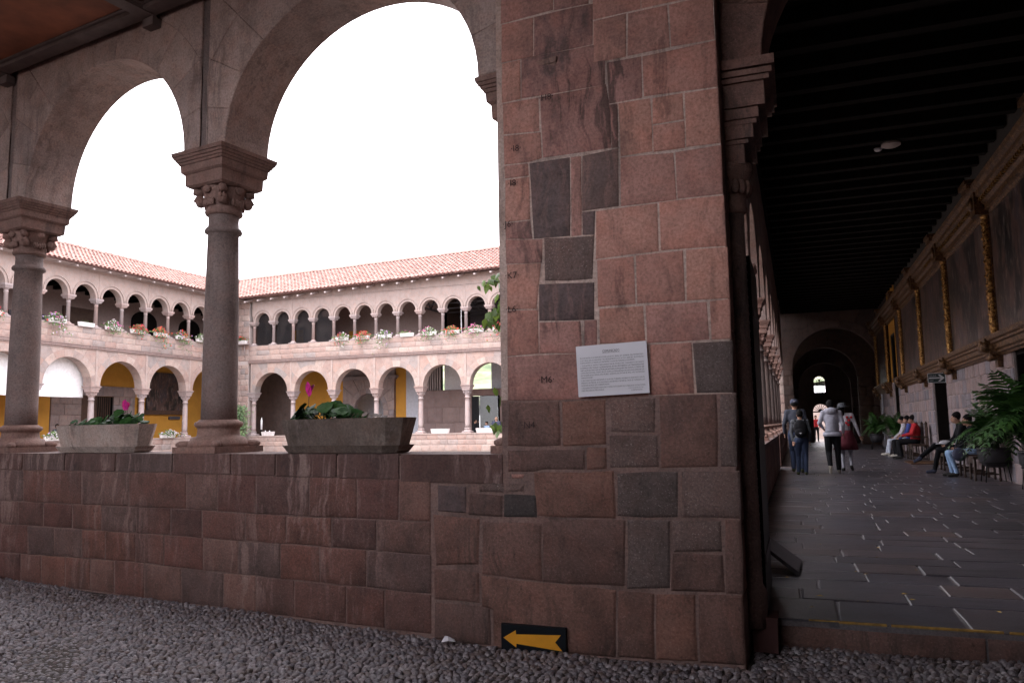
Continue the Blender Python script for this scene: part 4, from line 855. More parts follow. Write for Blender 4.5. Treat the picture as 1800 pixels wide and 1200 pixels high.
hc.map(lambda x, y, z: (x-1.75, y-5.15, z)); part('half_capital', hc, 'm', EA)
hs = MB(); hs.lathe([(.10, 0), (.11, .2), (.085, .25), (.082, 2.52)], 16, (-.33, 5.0, 0)); hs.map(lambda x, y, z: (x-1.75, y-5.15, z)); part('half_column', hs, 'm', EA)
rp = MB(); rp.box(3.94-1.75, 4.42-1.75, 4.88-5.15, 5.4-5.15, -.2, 3.42); part('right_pier', rp, 'm', EA)
# end of the corridor: a succession of arches and the door wall
def cross_arch(name, label, Y, cx, r, zs, zt, mat, T=.45, x0=-1.6, x1=4.6):
    t = thing(name, label, 'arch', (cx, Y, 0)); one = MB()
    wedge_arch(t, 0, r, r, x0-cx, x1-cx, zt, 0, T, mat, n=11, ring=.4, spring=zs, gap=0, one=one); 
    part('arch_ring', one, mat, t)
    for a, b in ((x0-cx, -r), (r, x1-cx)):
        mb = MB(); courses(t, mat, a, b, [0+.5*k for k in range(int(zs/.5)+1)]+[zs], .5, .9, one=mb, depth=T, step=9); part('pier', mb, mat, t)
    return t
M['endwall'] = stone('end_wall_stone', [(.15, .10, .085, 1), (.12, .085, .075, 1)], streak=.3, bump=.3)
cross_arch('first_cross_arch', 'wide round stone arch closing the far end of the corridor', 41, 1.85, 1.95, 3.8, 6.6, 'endwall')
cross_arch('second_cross_arch', 'brown painted arch seen inside the wide arch at the corridor end', 44.2, 1.45, 1.6, 3.5, 6.6, 'doorwood')
cross_arch('third_cross_arch', 'innermost arch in front of the bright far doorway', 46.5, 1.5, 1.35, 3.1, 6.6, 'endwall')
DW = thing('door_wall', 'dark end wall with a bright arched doorway and a barred window above it', 'wall', (1.2, 49, 0), kind=None) if 0 else None
# door wall at the end of the corridor
DW = thing('far_doorway', 'dark end wall with a bright arched doorway and a small barred window above it', 'doorway', (1.31, 49, 0))
dx0, dx1, dsp = .89, 1.73, 1.80; dcx, dr_ = 1.31, .42
def rx(x): return x-1.31
wb_ = MB()
wb_.box(rx(-1.6), rx(dx0), 0, .4, 0, 6.6); wb_.box(rx(dx1), rx(4.6), 0, .4, 0, 6.6)
n_ = 12
wb_.prism([(rx(dx0), dsp)]+[(rx(dcx-dr_*cos(pi*k/n_)), dsp+dr_*sin(pi*k/n_)) for k in range(n_+1)]+[(rx(dx1), dsp), (rx(dx1), 2.9), (rx(dx0), 2.9)], 0, .4)
wb_.box(rx(dx0), rx(1.02), 0, .4, 2.9, 6.6); wb_.box(rx(1.62), rx(dx1), 0, .4, 2.9, 6.6)
wb_.prism([(rx(1.02), 3.55)]+[(rx(1.32-.30*cos(pi*k/n_)), 3.55+.30*sin(pi*k/n_)) for k in range(n_+1)]+[(rx(1.62), 3.55), (rx(1.62), 6.6), (rx(1.02), 6.6)], 0, .4)
part('wall', wb_, 'endwall', DW)
fb = MB()
for k in range(10):
    a = pi*k/9; fb.tube([(rx(dcx)+.13*cos(a), .2, dsp+.13*sin(a)), (rx(dcx)+.41*cos(a), .2, dsp+.41*sin(a))], .02, 4, False)
fb.prism([(rx(dcx)+.14*cos(pi*k/8), dsp+.14*sin(pi*k/8)) for k in range(9)], .18, .22); fb.box(rx(dx0), rx(dx1), .17, .23, dsp-.06, dsp)
part('fanlight', fb, 'black', DW)
wg = MB()
for k in range(1, 4): wg.box(rx(1.02+.15*k)-.013, rx(1.02+.15*k)+.013, .18, .22, 2.9, 3.6)
for z in (3.15, 3.38, 3.56): wg.box(rx(1.02), rx(1.62), .18, .22, z-.014, z+.014)
for k in range(1, 6): a = pi*k/6; wg.tube([(rx(1.32)+.1*cos(a), .2, 3.57+.1*sin(a)), (rx(1.32)+.29*cos(a), .2, 3.57+.29*sin(a))], .02, 4, False)
wg.ball((rx(1.32), .2, 3.62), (.07, .02, .05), 8, 5)
part('window_grille', wg, 'black', DW)
g = MB(); g.box(-3, 6, 49.4, 70, -.3, -.03); struct('far_yard', g, 'ground')
wall_thing('yard_wall', 'pale wall outside the far bright doorway', [(-3, 6, 60, 60.4, 0, 2.6)], 'farplain')
wall_thing('crossing_wall', 'side wall beyond the last corridor arches', [(4.4, 4.7, 41, 49, 0, 6.6), (-1.9, -1.6, 42.5, 49, 0, 6.6)], 'endwall')

# ---------------------------------------------------------------- block wall on the right with gilded frame and paintings
RW = thing('block_wall', 'stone block wall along the right of the corridor with two dark doorways', 'wall', (XR, 5.2, 0))
rf = lambda u, d, z: (d, u-5.2, z)
def rbox(y0, y1, d0, d1, z0, z1, mb=None):
    mb = mb or MB(); mb.box(XR+d0, XR+d1, y0, y1, z0, z1); return mb
DO = [(13.6, 16.45, 2.42), (23.35, 25.5, 2.42), (33.6, 35.1, 4.6)]
co = MB(); ys = [5.2, 13.6, 16.45, 23.35, 25.5, 33.6, 35.1, 41.0]
for a, b in ((5.2, 13.6), (16.45, 23.35), (25.5, 33.6), (35.1, 41.0)): rbox(a, b, .012, .7, -.1, 2.75, co)
for a, b, z in DO[:2]: rbox(a, b, .012, .7, z, 2.75, co)
part('core', co, 'rmortar', RW, world=True)
co = MB(); rbox(5.2, 33.6, .012, .7, 2.75, 6.6, co); rbox(35.1, 41, .012, .7, 2.75, 6.6, co); rbox(33.6, 35.1, .012, .7, 4.6, 6.6, co); part('upper_core', co, 'darkplaster', RW, world=True)
rows = [0, .36, .74, 1.1, 1.46, 1.8, 2.12, 2.44, 2.72]
kw = dict(frame=rf, depth=.05, step=.2, jit=.012, cj=.006, bev=.008, gap=.02, wmin=.26, wmax=.62)
courses(RW, 'rwall', 16.47, 23.33, rows, **kw)
ob = MB(); courses(RW, 'rwall', 25.52, 33.58, rows, one=ob, **kw); courses(RW, 'rwall', 35.12, 41, rows, one=ob, **kw); part('distant_blocks', ob, 'rwall', RW, kind='stuff')
ob = MB(); courses(RW, 'rwall', 5.2, 13.58, rows, one=ob, **kw); part('near_blocks', ob, 'rwall', RW, kind='stuff')
pb_ = MB(); rbox(33.0, 33.58, -.012, .02, 2.75, 6.5, pb_); rbox(35.12, 35.5, -.012, .02, 2.75, 6.5, pb_); rbox(33.58, 35.12, -.012, .02, 4.65, 6.5, pb_); part('painted_band', pb_, 'yellow', RW, world=True)
for k, (a, b, z) in enumerate(DO):
    part('door_leaf', rbox(a+.06, b-.06, .45, .5, 0, z), 'darkwood' if k != 1 else 'doorwood', RW, world=True)
    jm = MB(); rbox(a, a+.07, .05, .5, 0, z, jm); rbox(b-.07, b, .05, .5, 0, z, jm); rbox(a, b, .05, .5, z-.08, z, jm); part('door_frame', jm, 'darkwood', RW, world=True)
pi_ = MB(); pi_.tube([(XR-.05, 39.4, 0), (XR-.05, 39.4, 2.5)], .04, 8); part('downpipe', pi_, 'paleblue', RW, world=True)

GF = thing('gilded_frame', 'long gilded wooden framework with twisted columns holding the paintings on the right wall', 'picture frame', (XR, 12.0, 2.4))
def rail(y0, y1, prof, name, mat='gildwood'):
    mb = MB(); mb.prism([(XR+d, z) for d, z in prof], y0, y1, 'y')
    part(name, mb, mat, GF, world=True)
LR = [(0, 2.40), (-.05, 2.40), (-.07, 2.44), (-.12, 2.45), (-.12, 2.49), (-.16, 2.52), (-.18, 2.60), (-.22, 2.62), (-.22, 2.66), (-.26, 2.69), (-.28, 2.74), (-.28, 2.77), (0, 2.77)]
CO_ = [(0, 5.14), (-.06, 5.14), (-.08, 5.20), (-.13, 5.22), (-.13, 5.32), (-.18, 5.36), (-.20, 5.46), (-.27, 5.50), (-.27, 5.58), (-.34, 5.62), (-.36, 5.70), (0, 5.70)]
for a, b in ((12.0, 32.9), (35.5, 41.0)):
    rail(a, b, LR, 'lower_rail')
rail(12.0, 41, CO_, 'cornice')
GY = [12.65, 17.2, 21.85, 26.4, 31.0, 35.8, 40.3]
tmp = MB()
prof = [(.085, 0), (.09, .04), (.07, .06), (.075, .10), (.085, .16)]
for k in range(10): prof += [(.088, .22+k*.055), (.078, .245+k*.055)]
prof += [(.10, .80), (.10, .84), (.085, .87)]
for k in range(16): prof += [(.082+.002*(k % 2), .90+k*.085), (.070, .94+k*.085)]
prof += [(.07, 2.24), (.095, 2.27), (.07, 2.29), (.085, 2.33), (.12, 2.40)]
tmp.lathe(prof, 12)
for k in range(60):                      # carved foliage lumps
    a = k*2.399; z = .12+k*.0355; tmp.ball((.075*cos(a), .075*sin(a), z), (.028, .028, .03), 5, 4)
gcm = tmp.mesh('gilded_column', 'gold')
cbm = MB()
cbm.box(-.24, 0, -.17, .17, .02, .36); cbm.box(-.30, -.24, -.12, .12, .05, .33); cbm.tube([(-.28, -.16, .16), (-.28, .16, .16)], .10, 10); cbm.tube([(-.18, -.14, -.03), (-.18, .14, -.03)], .075, 10); cbm.box(-.1, 0, -.1, .1, -.22, .02)
cbm.ball((-.34, 0, .2), (.05, .08, .09), 8, 6); cbm = cbm.mesh('corbel', 'gildwood')
blk = MB(); blk.box(-.30, 0, -.2, .2, 0, .52); blk.box(-.42, 0, -.28, .28, .52, .60); blk.box(-.46, 0, -.31, .31, .60, .68); blk.ball((-.32, 0, .25), (.05, .1, .14), 8, 6); blk = blk.mesh('capital_block', 'gildwood')
for y in GY:
    link('gilded_column', gcm, GF, (-.09, y-12, 2.77-2.4)); link('corbel', cbm, GF, (0, y-12, 2.40-2.4)); link('capital_block', blk, GF, (0, y-12, 5.14-2.4))
dn = MB(); y = 12.1
while y < 24:
    rbox(y, y+.07, -.235, -.19, 5.38, 5.44, dn); y += .14
part('dentils', dn, 'gold', GF, world=True, kind='stuff')
for i in range(len(GY)-1):
    M['canvas%d' % i] = canvas_mat(i); a, b = GY[i]+.1, GY[i+1]-.1
    if i == 4: b = 32.85
    t = thing('painting', ['very dark old painting cut off by the right edge of the photo', 'large dark painting over the pale blocks and the near fern', 'large dark painting directly above the doorway with the arrow sign', 'dark painting between the third and fourth gilded columns from the right', 'dark painting just before the ochre painted band of the wall', 'dark painting closest to the far end of the corridor'][i], 'painting', (XR-.02, (a+b)/2, 2.78), 0, 'paintings in the gilded frame')
    if i == 4: pass
    mb = MB(); h2 = (b-a)/2; mb.box(-.02, .01, -h2, h2, .0, 2.36); part('canvas', mb, 'canvas%d' % i, t)
    
    for q0, q1 in ((-h2-.05, -h2), (h2, h2+.05)): fr_ = MB(); fr_.box(-.045, .008, q0, q1, 0, 2.36); part('inner_frame', fr_, 'gildwood', t)
# exit sign over the doorway
M['signgreen'] = plain('dark_green_sign', (.012, .03, .03), .4, bump=0, namt=.05); M['signwhite'] = plain('sign_white', (.55, .57, .60), .5, bump=0, namt=.03)
ES = thing('exit_sign', 'small dark sign with a white arrow pointing right over the corridor doorway', 'sign', (3.53, 23.3, 2.30))
mb = MB(); mb.box(-.21, .21, -.012, .012, -.125, .125); part('panel', mb, 'signgreen', ES)
bo = MB(); bo.box(-.215, .215, -.02, -.013, .115, .128); bo.box(-.215, .215, -.02, -.013, -.128, -.115); bo.box(-.215, -.20, -.02, -.013, -.128, .128); bo.box(.20, .215, -.02, -.013, -.128, .128); part('border', bo, 'signwhite', ES)
ar = MB(); ar.prism([(-.18, -.017), (.10, -.017), (.03, -.085), (.075, -.095), (.185, 0), (.075, .095), (.03, .085), (.10, .017), (-.18, .017)], -.02, -.014); part('arrow', ar, 'signwhite', ES)
text_part('lettering', 'SALIDA', .05, 'signwhite', ES, (-.17, -.015, .04), (pi/2, 0, 0)); text_part('lettering', 'EXIT', .045, 'signwhite', ES, (-.17, -.015, -.085), (pi/2, 0, 0))

# ---------------------------------------------------------------- notice, arrow sign, scrap of paper on the pier
M['paper'] = plain('notice_board_white', (.62, .60, .64), .6, bump=0, namt=.03); M['ink'] = plain('black_ink', (.03, .03, .035), .6, bump=0)
M['faintink'] = plain('grey_ink', (.10, .10, .11), .6, bump=0)
def Apt(u, d, z):
    q = bend(u, d, z); c, s = cos(radians(-8.676)), sin(radians(-8.676)); return (P1[0]+q[0]*c-q[1]*s, P1[1]+q[0]*s+q[1]*c, q[2])
PRZ = radians(-8.676)+DEL
NB = link('notice', None, None, Apt(.740, -.032, 1.535), (0, radians(-1.7), PRZ), label='white rectangular notice headed COMUNICADO hanging slightly tilted on the pier', category='notice', kind='thing')
hw, hh = .2185, .155
mb = MB(); mb.box(-hw, hw, -.004, .006, -hh, hh); part('board', mb, 'paper', NB)
def tline(body, x, z, size, mat='ink', align='LEFT', fit=None):
    o = text_part('lettering', body, size, mat, NB, (x, -.0055, z), (pi/2, 0, 0), align=align)
    if fit:
        xs = [v.co.x for v in o.data.vertices]; wd = max(xs)-min(xs); o.scale = (fit/wd, 1, 1)
    return o
tline('COMUNICADO', 0, hh-.048, .021, align='CENTER', fit=.105)
ul_ = MB(); ul_.box(-.053, .053, -.006, -.005, hh-.0525, hh-.0510); part('underline', ul_, 'ink', NB)
LN = ['EN ATENCIÓN A LO DISPUESTO POR LA LEY N° 28296, LEY GENERAL DEL PATRIMONIO', 'CULTURAL DE LA NACIÓN Y SU REGLAMENTO D.S. N° 011-2006-ED, SE PONE EN', 'CONOCIMIENTO A TODOS LOS VISITANTES Y GUIAS DE TURISMO LO SIGUIENTE:',
 '1. DURANTE LA VISITA Y RECORRIDO EN EL MUSEO DEL CONVENTO DE SANTO', 'DOMINGO DEL CUSCO / QORIKANCHA, ESTÁN PROHIBIDAS LAS TRANSMISIONES', 'VIRTUALES EN VIVO NO AUTORIZADAS PARA CUALQUIER RED SOCIAL O MEDIO DE', 'COMUNICACIÓN. TODO ELLO CON LA FINALIDAD DE SALVAGUARDAR LA', 'INTANGIBILIDAD VISUAL DEL MUSEO, ADEMÁS DE EVITAR EL MAL USO DE DICHAS', 'TRANSMISIONES.',
 '2. EN CASO ALGUN VISITANTE O GUIA DE TURISMO HICIERE LO DISPUESTO EN EL', 'PÁRRAFO ANTERIOR, SE LE INVITARÁ A RETIRARSE Y DE SER EL CASO SE TOMARÁN LAS', 'ACCIONES LEGALES QUE CORRESPONDAN.', '3. SOLAMENTE PODRÁN REALIZAR TOMAS FOTOGRÁFICAS O REALIZAR FILMACIONES', 'PARA RECUERDOS PERSONALES.']
FW = {2: .86, 8: .19, 11: .45, 13: .36}
for i, s_t in enumerate(LN):
    ex = .003*(i >= 3)+.003*(i >= 9)+.003*(i >= 12)
    tline(s_t, -hw+.022, hh-.080-i*.0148-ex*.6, .0118, 'ink' if i in (4, 5) else 'faintink', fit=.392*FW.get(i, 1))
tline('CUSCO, DICIEMBRE DEL 2023', hw-.125, -hh+.034, .009, 'faintink', fit=.09); tline('LA ADMINISTRACIÓN', hw-.11, -hh+.020, .010, 'ink', fit=.068)
AS = link('arrow_sign', None, None, Apt(.202, -.03, -.078), (0, 0, PRZ), label='small black plate with a yellow arrow pointing left at the foot of the pier', category='sign', kind='thing')
mb = MB(); mb.box(-.207, .207, -.01, .02, -.078, .078); M['plate'] = plain('black_plate', (.006, .008, .011), .5, bump=0); part('plate', mb, 'plate', AS)
M['arrow'] = plain('yellow_orange_paint', (.62, .27, .008), .6, nscale=12, namt=.1, bump=0)
ap = [(290, 578), (510, 448), (515, 520), (1290, 520), (1190, 645), (1310, 790), (520, 680), (515, 745)]
ar = MB(); ar.prism([(-.207+(x-250)/1120*.414, .078-(y-(340+(x-250)*.062))/455*.156) for x, y in ap][::-1], -.0125, -.0105); part('arrow', ar, 'arrow', AS)
sc_ = thing('paper_scrap', 'crumpled scrap of white paper on the cobbles at the foot of the wall', 'litter', (-2.13, 4.62, -.135), .3)
mb = MB(); mb.add([(-.05, 0, 0), (0, -.02, .012), (.045, .0, .0), (.03, .03, .012), (-.03, .035, .03), (-.01, .01, .035)], [(0, 1, 5), (1, 2, 5), (2, 3, 5), (3, 4, 5), (4, 0, 5), (0, 4, 3, 2, 1)]); part('sheet', mb, 'paper', sc_)
# dark door leaf folded against the pier, block at its foot, board on the floor, litter
dl_ = thing('folded_door', 'tall black studded door leaf folded back beside the pier', 'door', (-.27, 5.75, 0))
mb = MB(); mb.box(-.03, .03, -.45, .45, 0.01, 2.3); part('leaf', mb, 'black', dl_)
stm = MB(); stm.ball((0, 0, 0), (.014, .014, .014), 6, 4); stm = stm.mesh('stud', 'iron')
for k in range(40): link('stud', stm, dl_, (-.0, -.455, .06+k*.056))
for k in range(3): mb = MB(); mb.box(.03, .036, -.4, .4, .3+k*.8, .36+k*.8); part('strap', mb, 'iron', dl_)
dbx = thing('wooden_block', 'dark reddish wooden block at the foot of the pier beside the step', 'block', (-.245, 5.06, -.14)); M['redwood'] = plain('dark_red_wood', (.05, .012, .01), .6); mb = MB(); mb.box(-.07, .07, -.1, .1, 0, .19); mb.box(-.075, .075, -.105, .105, .19, .2); part('body', mb, 'redwood', dbx)
brd = thing('leaning_board', 'small dark board leaning by the parapet just inside the corridor', 'board', (-.22, 7.0, 0)); mb = MB(); mb.add([(-.12, -.3, .22), (.16, -.35, .0), (.18, .25, .0), (-.12, .3, .22), (-.12, -.3, .25), (.17, -.35, .03), (.19, .25, .03), (-.12, .3, .25)], [(0, 3, 2, 1), (4, 5, 6, 7), (0, 1, 5, 4), (1, 2, 6, 5), (2, 3, 7, 6), (3, 0, 4, 7)]); part('panel', mb, 'iron', brd)
M['deadleaf'] = plain('yellow_dead_leaf', (.40, .26, .06), .8)
rs = random.Random(9); lf = MB()
for k in range(16):
    x, y = rs.uniform(-.3, 1.3), rs.uniform(5.5, 9); a = rs.uniform(0, 6); s_ = rs.uniform(.012, .028); lf.add([(x-s_*cos(a), y-s_*sin(a), .014), (x+s_*.5*sin(a), y-s_*.5*cos(a), .02), (x+s_*cos(a), y+s_*sin(a), .014), (x-s_*.5*sin(a), y+s_*.5*cos(a), .016)], [(0, 1, 2, 3)])
o = link('fallen_leaves', lf.mesh('fallen_leaves', 'deadleaf'), None, kind='stuff')
# ---------------------------------------------------------------- planters and flowers
def leafmat(name, c, rough=.5, v=.35, trans=0.):
    N = NT(name); r = N.rnd(); P = N.pos(); f = N.noise(P, 30, 3, .6)
    N.col(N.mix(1., N.ramp(r, [(.1, tuple(x*(1-v) for x in c)+(1,)), (.5, c+(1,)), (.9, (c[0]*(1+v*1.6), c[1]*(1+v), c[2]*(1+v*.5), 1))]), N.ramp(f, [(.3, .8), (.7, 1.2)]), 'MULTIPLY')); N.rough(rough)
    if 'cyclamen' in name: N.p.inputs['Specular IOR Level'].default_value = .08
    M[name] = N.m
leafmat('cyclamen_leaf', (.016, .05, .012), .6); leafmat('leaf_green', (.06, .115, .022), .6); leafmat('fern_green', (.03, .085, .018), .45); leafmat('vine_leaf', (.13, .23, .04), .45); leafmat('creeper_leaf', (.12, .20, .09), .5)
for n_, c_ in (('petal_magenta', (.55, .02, .25)), ('petal_red', (.40, .018, .03)), ('petal_orange', (.50, .045, .02)), ('petal_white', (.46, .42, .45)), ('petal_pink', (.42, .10, .24)), ('petal_lilac', (.34, .20, .40))): leafmat(n_, c_, .6, .2)
def trough_mb(L, Wd, H, flare=.05, wall=.022):
    """octagonal stone trough: straight middle, chamfered ends, open top"""
    def ring(l, w_, ch, z): return [(-l+ch, -w_, z), (l-ch, -w_, z), (l, -w_+ch, z), (l, w_-ch, z), (l-ch, w_, z), (-l+ch, w_, z), (-l, w_-ch, z), (-l, -w_+ch, z)]
    l, w_ = L/2, Wd/2; R_ = [ring(l-flare, w_-flare*.8, .07, 0), ring(l, w_, .09, H), ring(l-wall, w_-wall, .085, H), ring(l-wall-.01, w_-wall-.01, .085, H-.04)]
    mb = MB(); vs = sum(R_, []); fs = [tuple(range(7, -1, -1))]
    for r in range(3):
        for k in range(8): fs.append((r*8+k, r*8+(k+1) % 8, (r+1)*8+(k+1) % 8, (r+1)*8+k))
    mb.add(vs, fs); soil = MB(); soil.add(ring(l-wall, w_-wall, .08, H-.03), [tuple(range(8))])
    return mb, soil
def saucer_mb(L, Wd, H):
    mb, s_ = trough_mb(L, Wd, H, flare=.045, wall=.015); return mb
def round_leaf(rs, p, size, up, mb, cup=.25):
    """heart-like rounded leaf, slightly cupped, on point p facing 'up'"""
    up = up.normalized(); a = up.orthogonal().normalized(); b = up.cross(a); th = rs.uniform(0, 6.28); a2 = a*cos(th)+b*sin(th); b2 = up.cross(a2)
    n = 9; mb.cur = rs.random(); vs = [p-up*size*.12]
    for k in range(n):
        g_ = 2*pi*k/n; r = size*(1+.12*cos(g_)-.28*max(0, cos(g_-pi))**6)*rs.uniform(.94, 1.06); vs.append(p+a2*r*cos(g_)+b2*r*.9*sin(g_)-up*size*cup*(.5+.3*sin(3*g_+th)))
    mb.add(vs, [(0, 1+k, 1+(k+1) % n) for k in range(n)], True)
def cyclamen(t, x0, x1, y0, y1, z, n, size, hmax, rs):
    """every large leaf is a part with its stalk"""
    for i in range(n):
        x = rs.uniform(x0, x1); y = rs.uniform(y0, y1); cx = (x0+x1)/2; e = abs(x-cx)/(x1-x0)*2; h = hmax*(1-.65*e*e)*rs.uniform(.35, 1)
        p = Vector((x, y, z+h)); up = Vector(((x-cx)*1.6+rs.uniform(-.3, .3), -.35+rs.uniform(-.5, .3), rs.uniform(.35, .9)))
        mb = MB(); round_leaf(rs, p, size*rs.uniform(.6, 1.2), up, mb); mb.tube([(x*.6+cx*.4, (y0+y1)/2, z), (x, y, z+h*.6), p-up.normalized()*size*.1], [.003, .003, .002], 4)
        part('leaf', mb, 'cyclamen_leaf', t)
def cyclamen_flower(t, p0, h, rs, s_=.03):
    st = MB(); q = Vector(p0)+Vector((rs.uniform(-.01, .02), 0, h))
    s_ *= .9; st.tube([p0, Vector(p0)+Vector((0, 0, h*.6)), q], [.003, .0025, .002], 5); f_ = part('flower_stalk', st, 'doorwood', t)
    pm = MB()
    for k in range(5):                       # reflexed, twisted petals
        a = 2*pi*k/5+rs.uniform(-.4, .4); tw = rs.uniform(-.6, .6); L_ = s_*rs.uniform(1.3, 2.0); out_ = s_*rs.uniform(.25, .8); pm.cur = rs.random(); n_ = 5; vs = []
        for i in range(n_+1):
            t_ = i/n_; r = .006+out_*t_; c, s2 = cos(a+tw*t_), sin(a+tw*t_); w_ = s_*.5*sin(pi*min(.97, .12+t_*.85))**.8
            p = q+Vector((c*r, s2*r, L_*t_-.004+.3*s_*sin(3*t_+k))); d_ = Vector((-s2, c, .25*sin(t_*4+k)))*w_; vs += [p-d_, p+d_]
        pm.add(vs, [(2*i, 2*i+1, 2*i+3, 2*i+2) for i in range(n_)], True)
    pm.ball(q-Vector((0, 0, .01)), (.011, .011, .014), 8, 5); part('petals', pm, 'petal_magenta', f_)
rs = random.Random(21)
def near_planter(u, d, label, mat, plants):
    p = AWp(u, d, 1.032); t = thing('planter', label, 'planter', p, radians(-8.676), 'stone planters on the near ledge')
    s_ = saucer_mb(1.12, .36, .055); part('saucer', s_, mat, t)
    mb, soil = trough_mb(1.17, .34, .215, flare=.055); part('trough', mb, mat, t, (0, 0, .035)); part('soil', soil, 'soil', t, (0, 0, .035))
    plants(t); return t
def pl1(t):
    cyclamen(t, -.47, .10, -.13, .1, .235, 84, .058, .135, rs)
    cyclamen_flower(t, (-.36, -.02, .33), .12, rs, .05)
    for k in range(9): mb = MB(); x = .2+.03*(k % 3); round_leaf(rs, Vector((rs.uniform(.22, .36), rs.uniform(-.1, .05), .25+rs.random()*.03)), .025, Vector((0, -.5, .6)), mb); part('wilted_leaf', mb, 'doorwood', t)
    mb = MB(); round_leaf(rs, Vector((.21, 0, .31)), .02, Vector((-1, -.8, .3)), mb); part('petals', mb, 'petal_white', t)
    for k in range(8): mb = MB(); x = -.02+.035*k; mb.tube([(x, -.05, .23), (x+.02, -.06, .27), (x+.05, -.07, .285)], .0022, 4); part('stem', mb, 'doorwood', t)
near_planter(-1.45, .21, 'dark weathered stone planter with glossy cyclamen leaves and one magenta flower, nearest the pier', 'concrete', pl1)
def pl2(t):
    cyclamen(t, -.44, -.04, -.12, .1, .235, 60, .042, .075, rs); cyclamen(t, .06, .48, -.12, .1, .235, 64, .046, .12, rs)
    for dx in (0, .03, -.02): cyclamen_flower(t, (.30+dx, -.02, .33), .07, rs, .042)
near_planter(-4.32, .21, 'paler stone planter with two leafy clumps between the two leftmost foreground columns', 'concrete_pale', pl2)
part_i = MB()
# far planters: trough + massed foliage + blossoms, one thing each
def far_planter(name_label, loc, rz, L, kind, fol, flo, seed, spill=.25, h=.22):
    r_ = random.Random(seed); t = thing('flower_trough', name_label, 'planter', loc, rz, 'flower troughs on the courtyard ledges')
    mb, soil = trough_mb(L, .24, .2, flare=.03, wall=.02); part('trough', mb, 'fartrough', t)
    if fol:
        fm = MB(); fl = [MB() for _ in flo]
        cx = r_.uniform(-.12, .12)*L
        for i in range(fol):
            x = r_.gauss(cx, L*.28); y = r_.uniform(-.2, .08); drop = max(0, -y-.04)*r_.uniform(0, 3.4)*spill*4.5; z = .2+h*r_.random()*max(.2, 1-(2*(x-cx)/L)**2)-drop
            p = Vector((x, y-drop*.25, z)); up = Vector((r_.uniform(-1, 1), -1.1+r_.uniform(-.5, .6), r_.uniform(.0, 1.)))
            fm.cur = r_.random(); s_ = r_.uniform(.035, .065); up.normalize(); a = up.orthogonal().normalized(); b = up.cross(a); th = r_.uniform(0, 6.3); a, b = a*cos(th)+b*sin(th), b*cos(th)-a*sin(th)
            fm.add([p-a*s_, p-b*s_*.55, p+a*s_, p+b*s_*.55], [(0, 1, 2, 3)])
            if flo and r_.random() < .26:
                q = fl[min(len(flo)-1, int((x-cx+L*.35)/(L*.7)*len(flo))) if r_.random() < .75 and x-cx+L*.35 > 0 else r_.randrange(len(flo))]; q.cur = r_.random(); pp = p+up*.05+Vector((0, -.04, .02)); s2 = r_.uniform(.024, .042); n = 5
                q.add([pp+up*.008]+[pp+(a*cos(2*pi*k/n)+b*sin(2*pi*k/n))*s2 for k in range(n)], [(0, 1+k, 1+(k+1) % n) for k in range(n)])
        part('foliage', fm, 'leaf_green', t)
        for q, c_ in zip(fl, flo):
            if q.v: part('blossoms', q, c_, t)
    return t
# upper ledge of the left wing: between the small columns, faces +X
UY = [25.44+1.55*k for k in range(-3, 9)]
LWF = [(-1.0, ['petal_red'], 200, 'red blossoms in a trough at the extreme left edge of the photo'), (.0, ['petal_red'], 160, 'red blossoms in a short trough just right of the leftmost foreground column'),
       (1, ['petal_lilac', 'petal_pink', 'petal_white'], 330, 'large mound of lilac and pink blossoms spilling from the left wing ledge'), (2, [], 0, 'white trough with hardly any plant on the left wing ledge'),
       (3, ['petal_white', 'petal_white', 'petal_pink'], 280, 'white blossoms spreading right of the bare white trough'), (4, ['petal_red', 'petal_red'], 300, 'crimson blossoms on the left wing ledge right of the white ones'),
       (5, ['petal_orange', 'petal_orange'], 300, 'orange blossoms hanging below the left wing ledge'), (6, ['petal_lilac', 'petal_orange', 'petal_orange'], 320, 'grey pink and bright orange blossoms, second last trough on the left wing ledge'),
       (7, ['petal_white'], 180, 'pale blossoms half hidden by the middle foreground column')]
for k, fc, n, lb in LWF:
    y = 25.44+1.55*k-.72+(.0 if k > 0 else .0)
    t = far_planter(lb, (-31.75, y, UL), pi/2, .95, 0, n, fc, int(k*7+50), spill=.5 if k in (1, 5, 6) else .25, h=.30)
    if k == 2:
        fm = MB(); r_ = random.Random(3)
        for i in range(14): x = r_.uniform(-.3, .3); fm.tube([(x, 0, .15), (x+.03, -.02, .3)], [.012, .004], 3)
        part('foliage', fm, 'leaf_green', t)
BX = [-30.65+1.395*k for k in range(0, 14)]
BWF = [(4, ['petal_red', 'petal_pink', 'petal_white'], 260, 'mixed red and white blossoms, first trough from the left on the far wing ledge', .35), (5, ['petal_red'], 260, 'red blossoms, second trough from the left on the far wing ledge', .3), (6, ['petal_white', 'petal_lilac'], 200, 'sparse white blossoms trailing from the far wing ledge', .5),
       (7, ['petal_pink'], 30, 'white trough with a few pink blossoms on the far wing ledge', .0), (8, ['petal_pink', 'petal_white'], 260, 'pale pink blossoms with much green right of the nearly bare trough', .3), (9, ['petal_orange', 'petal_red'], 220, 'orange red blossoms before a small white pot on the far wing ledge', .3),
       (10, ['petal_pink', 'petal_pink'], 200, 'bright pink blossoms on the far wing ledge left of the last column', .3), (11, ['petal_red', 'petal_red'], 320, 'dense red blossoms on the far wing ledge nearest the pier', .35)]
for k, fc, n, lb, sp_ in BWF: far_planter(lb, (BX[k]+.65, 38.62, UL), 0, .9, 0, n, fc, k+90, spill=sp_, h=.26 if n > 50 else .1)
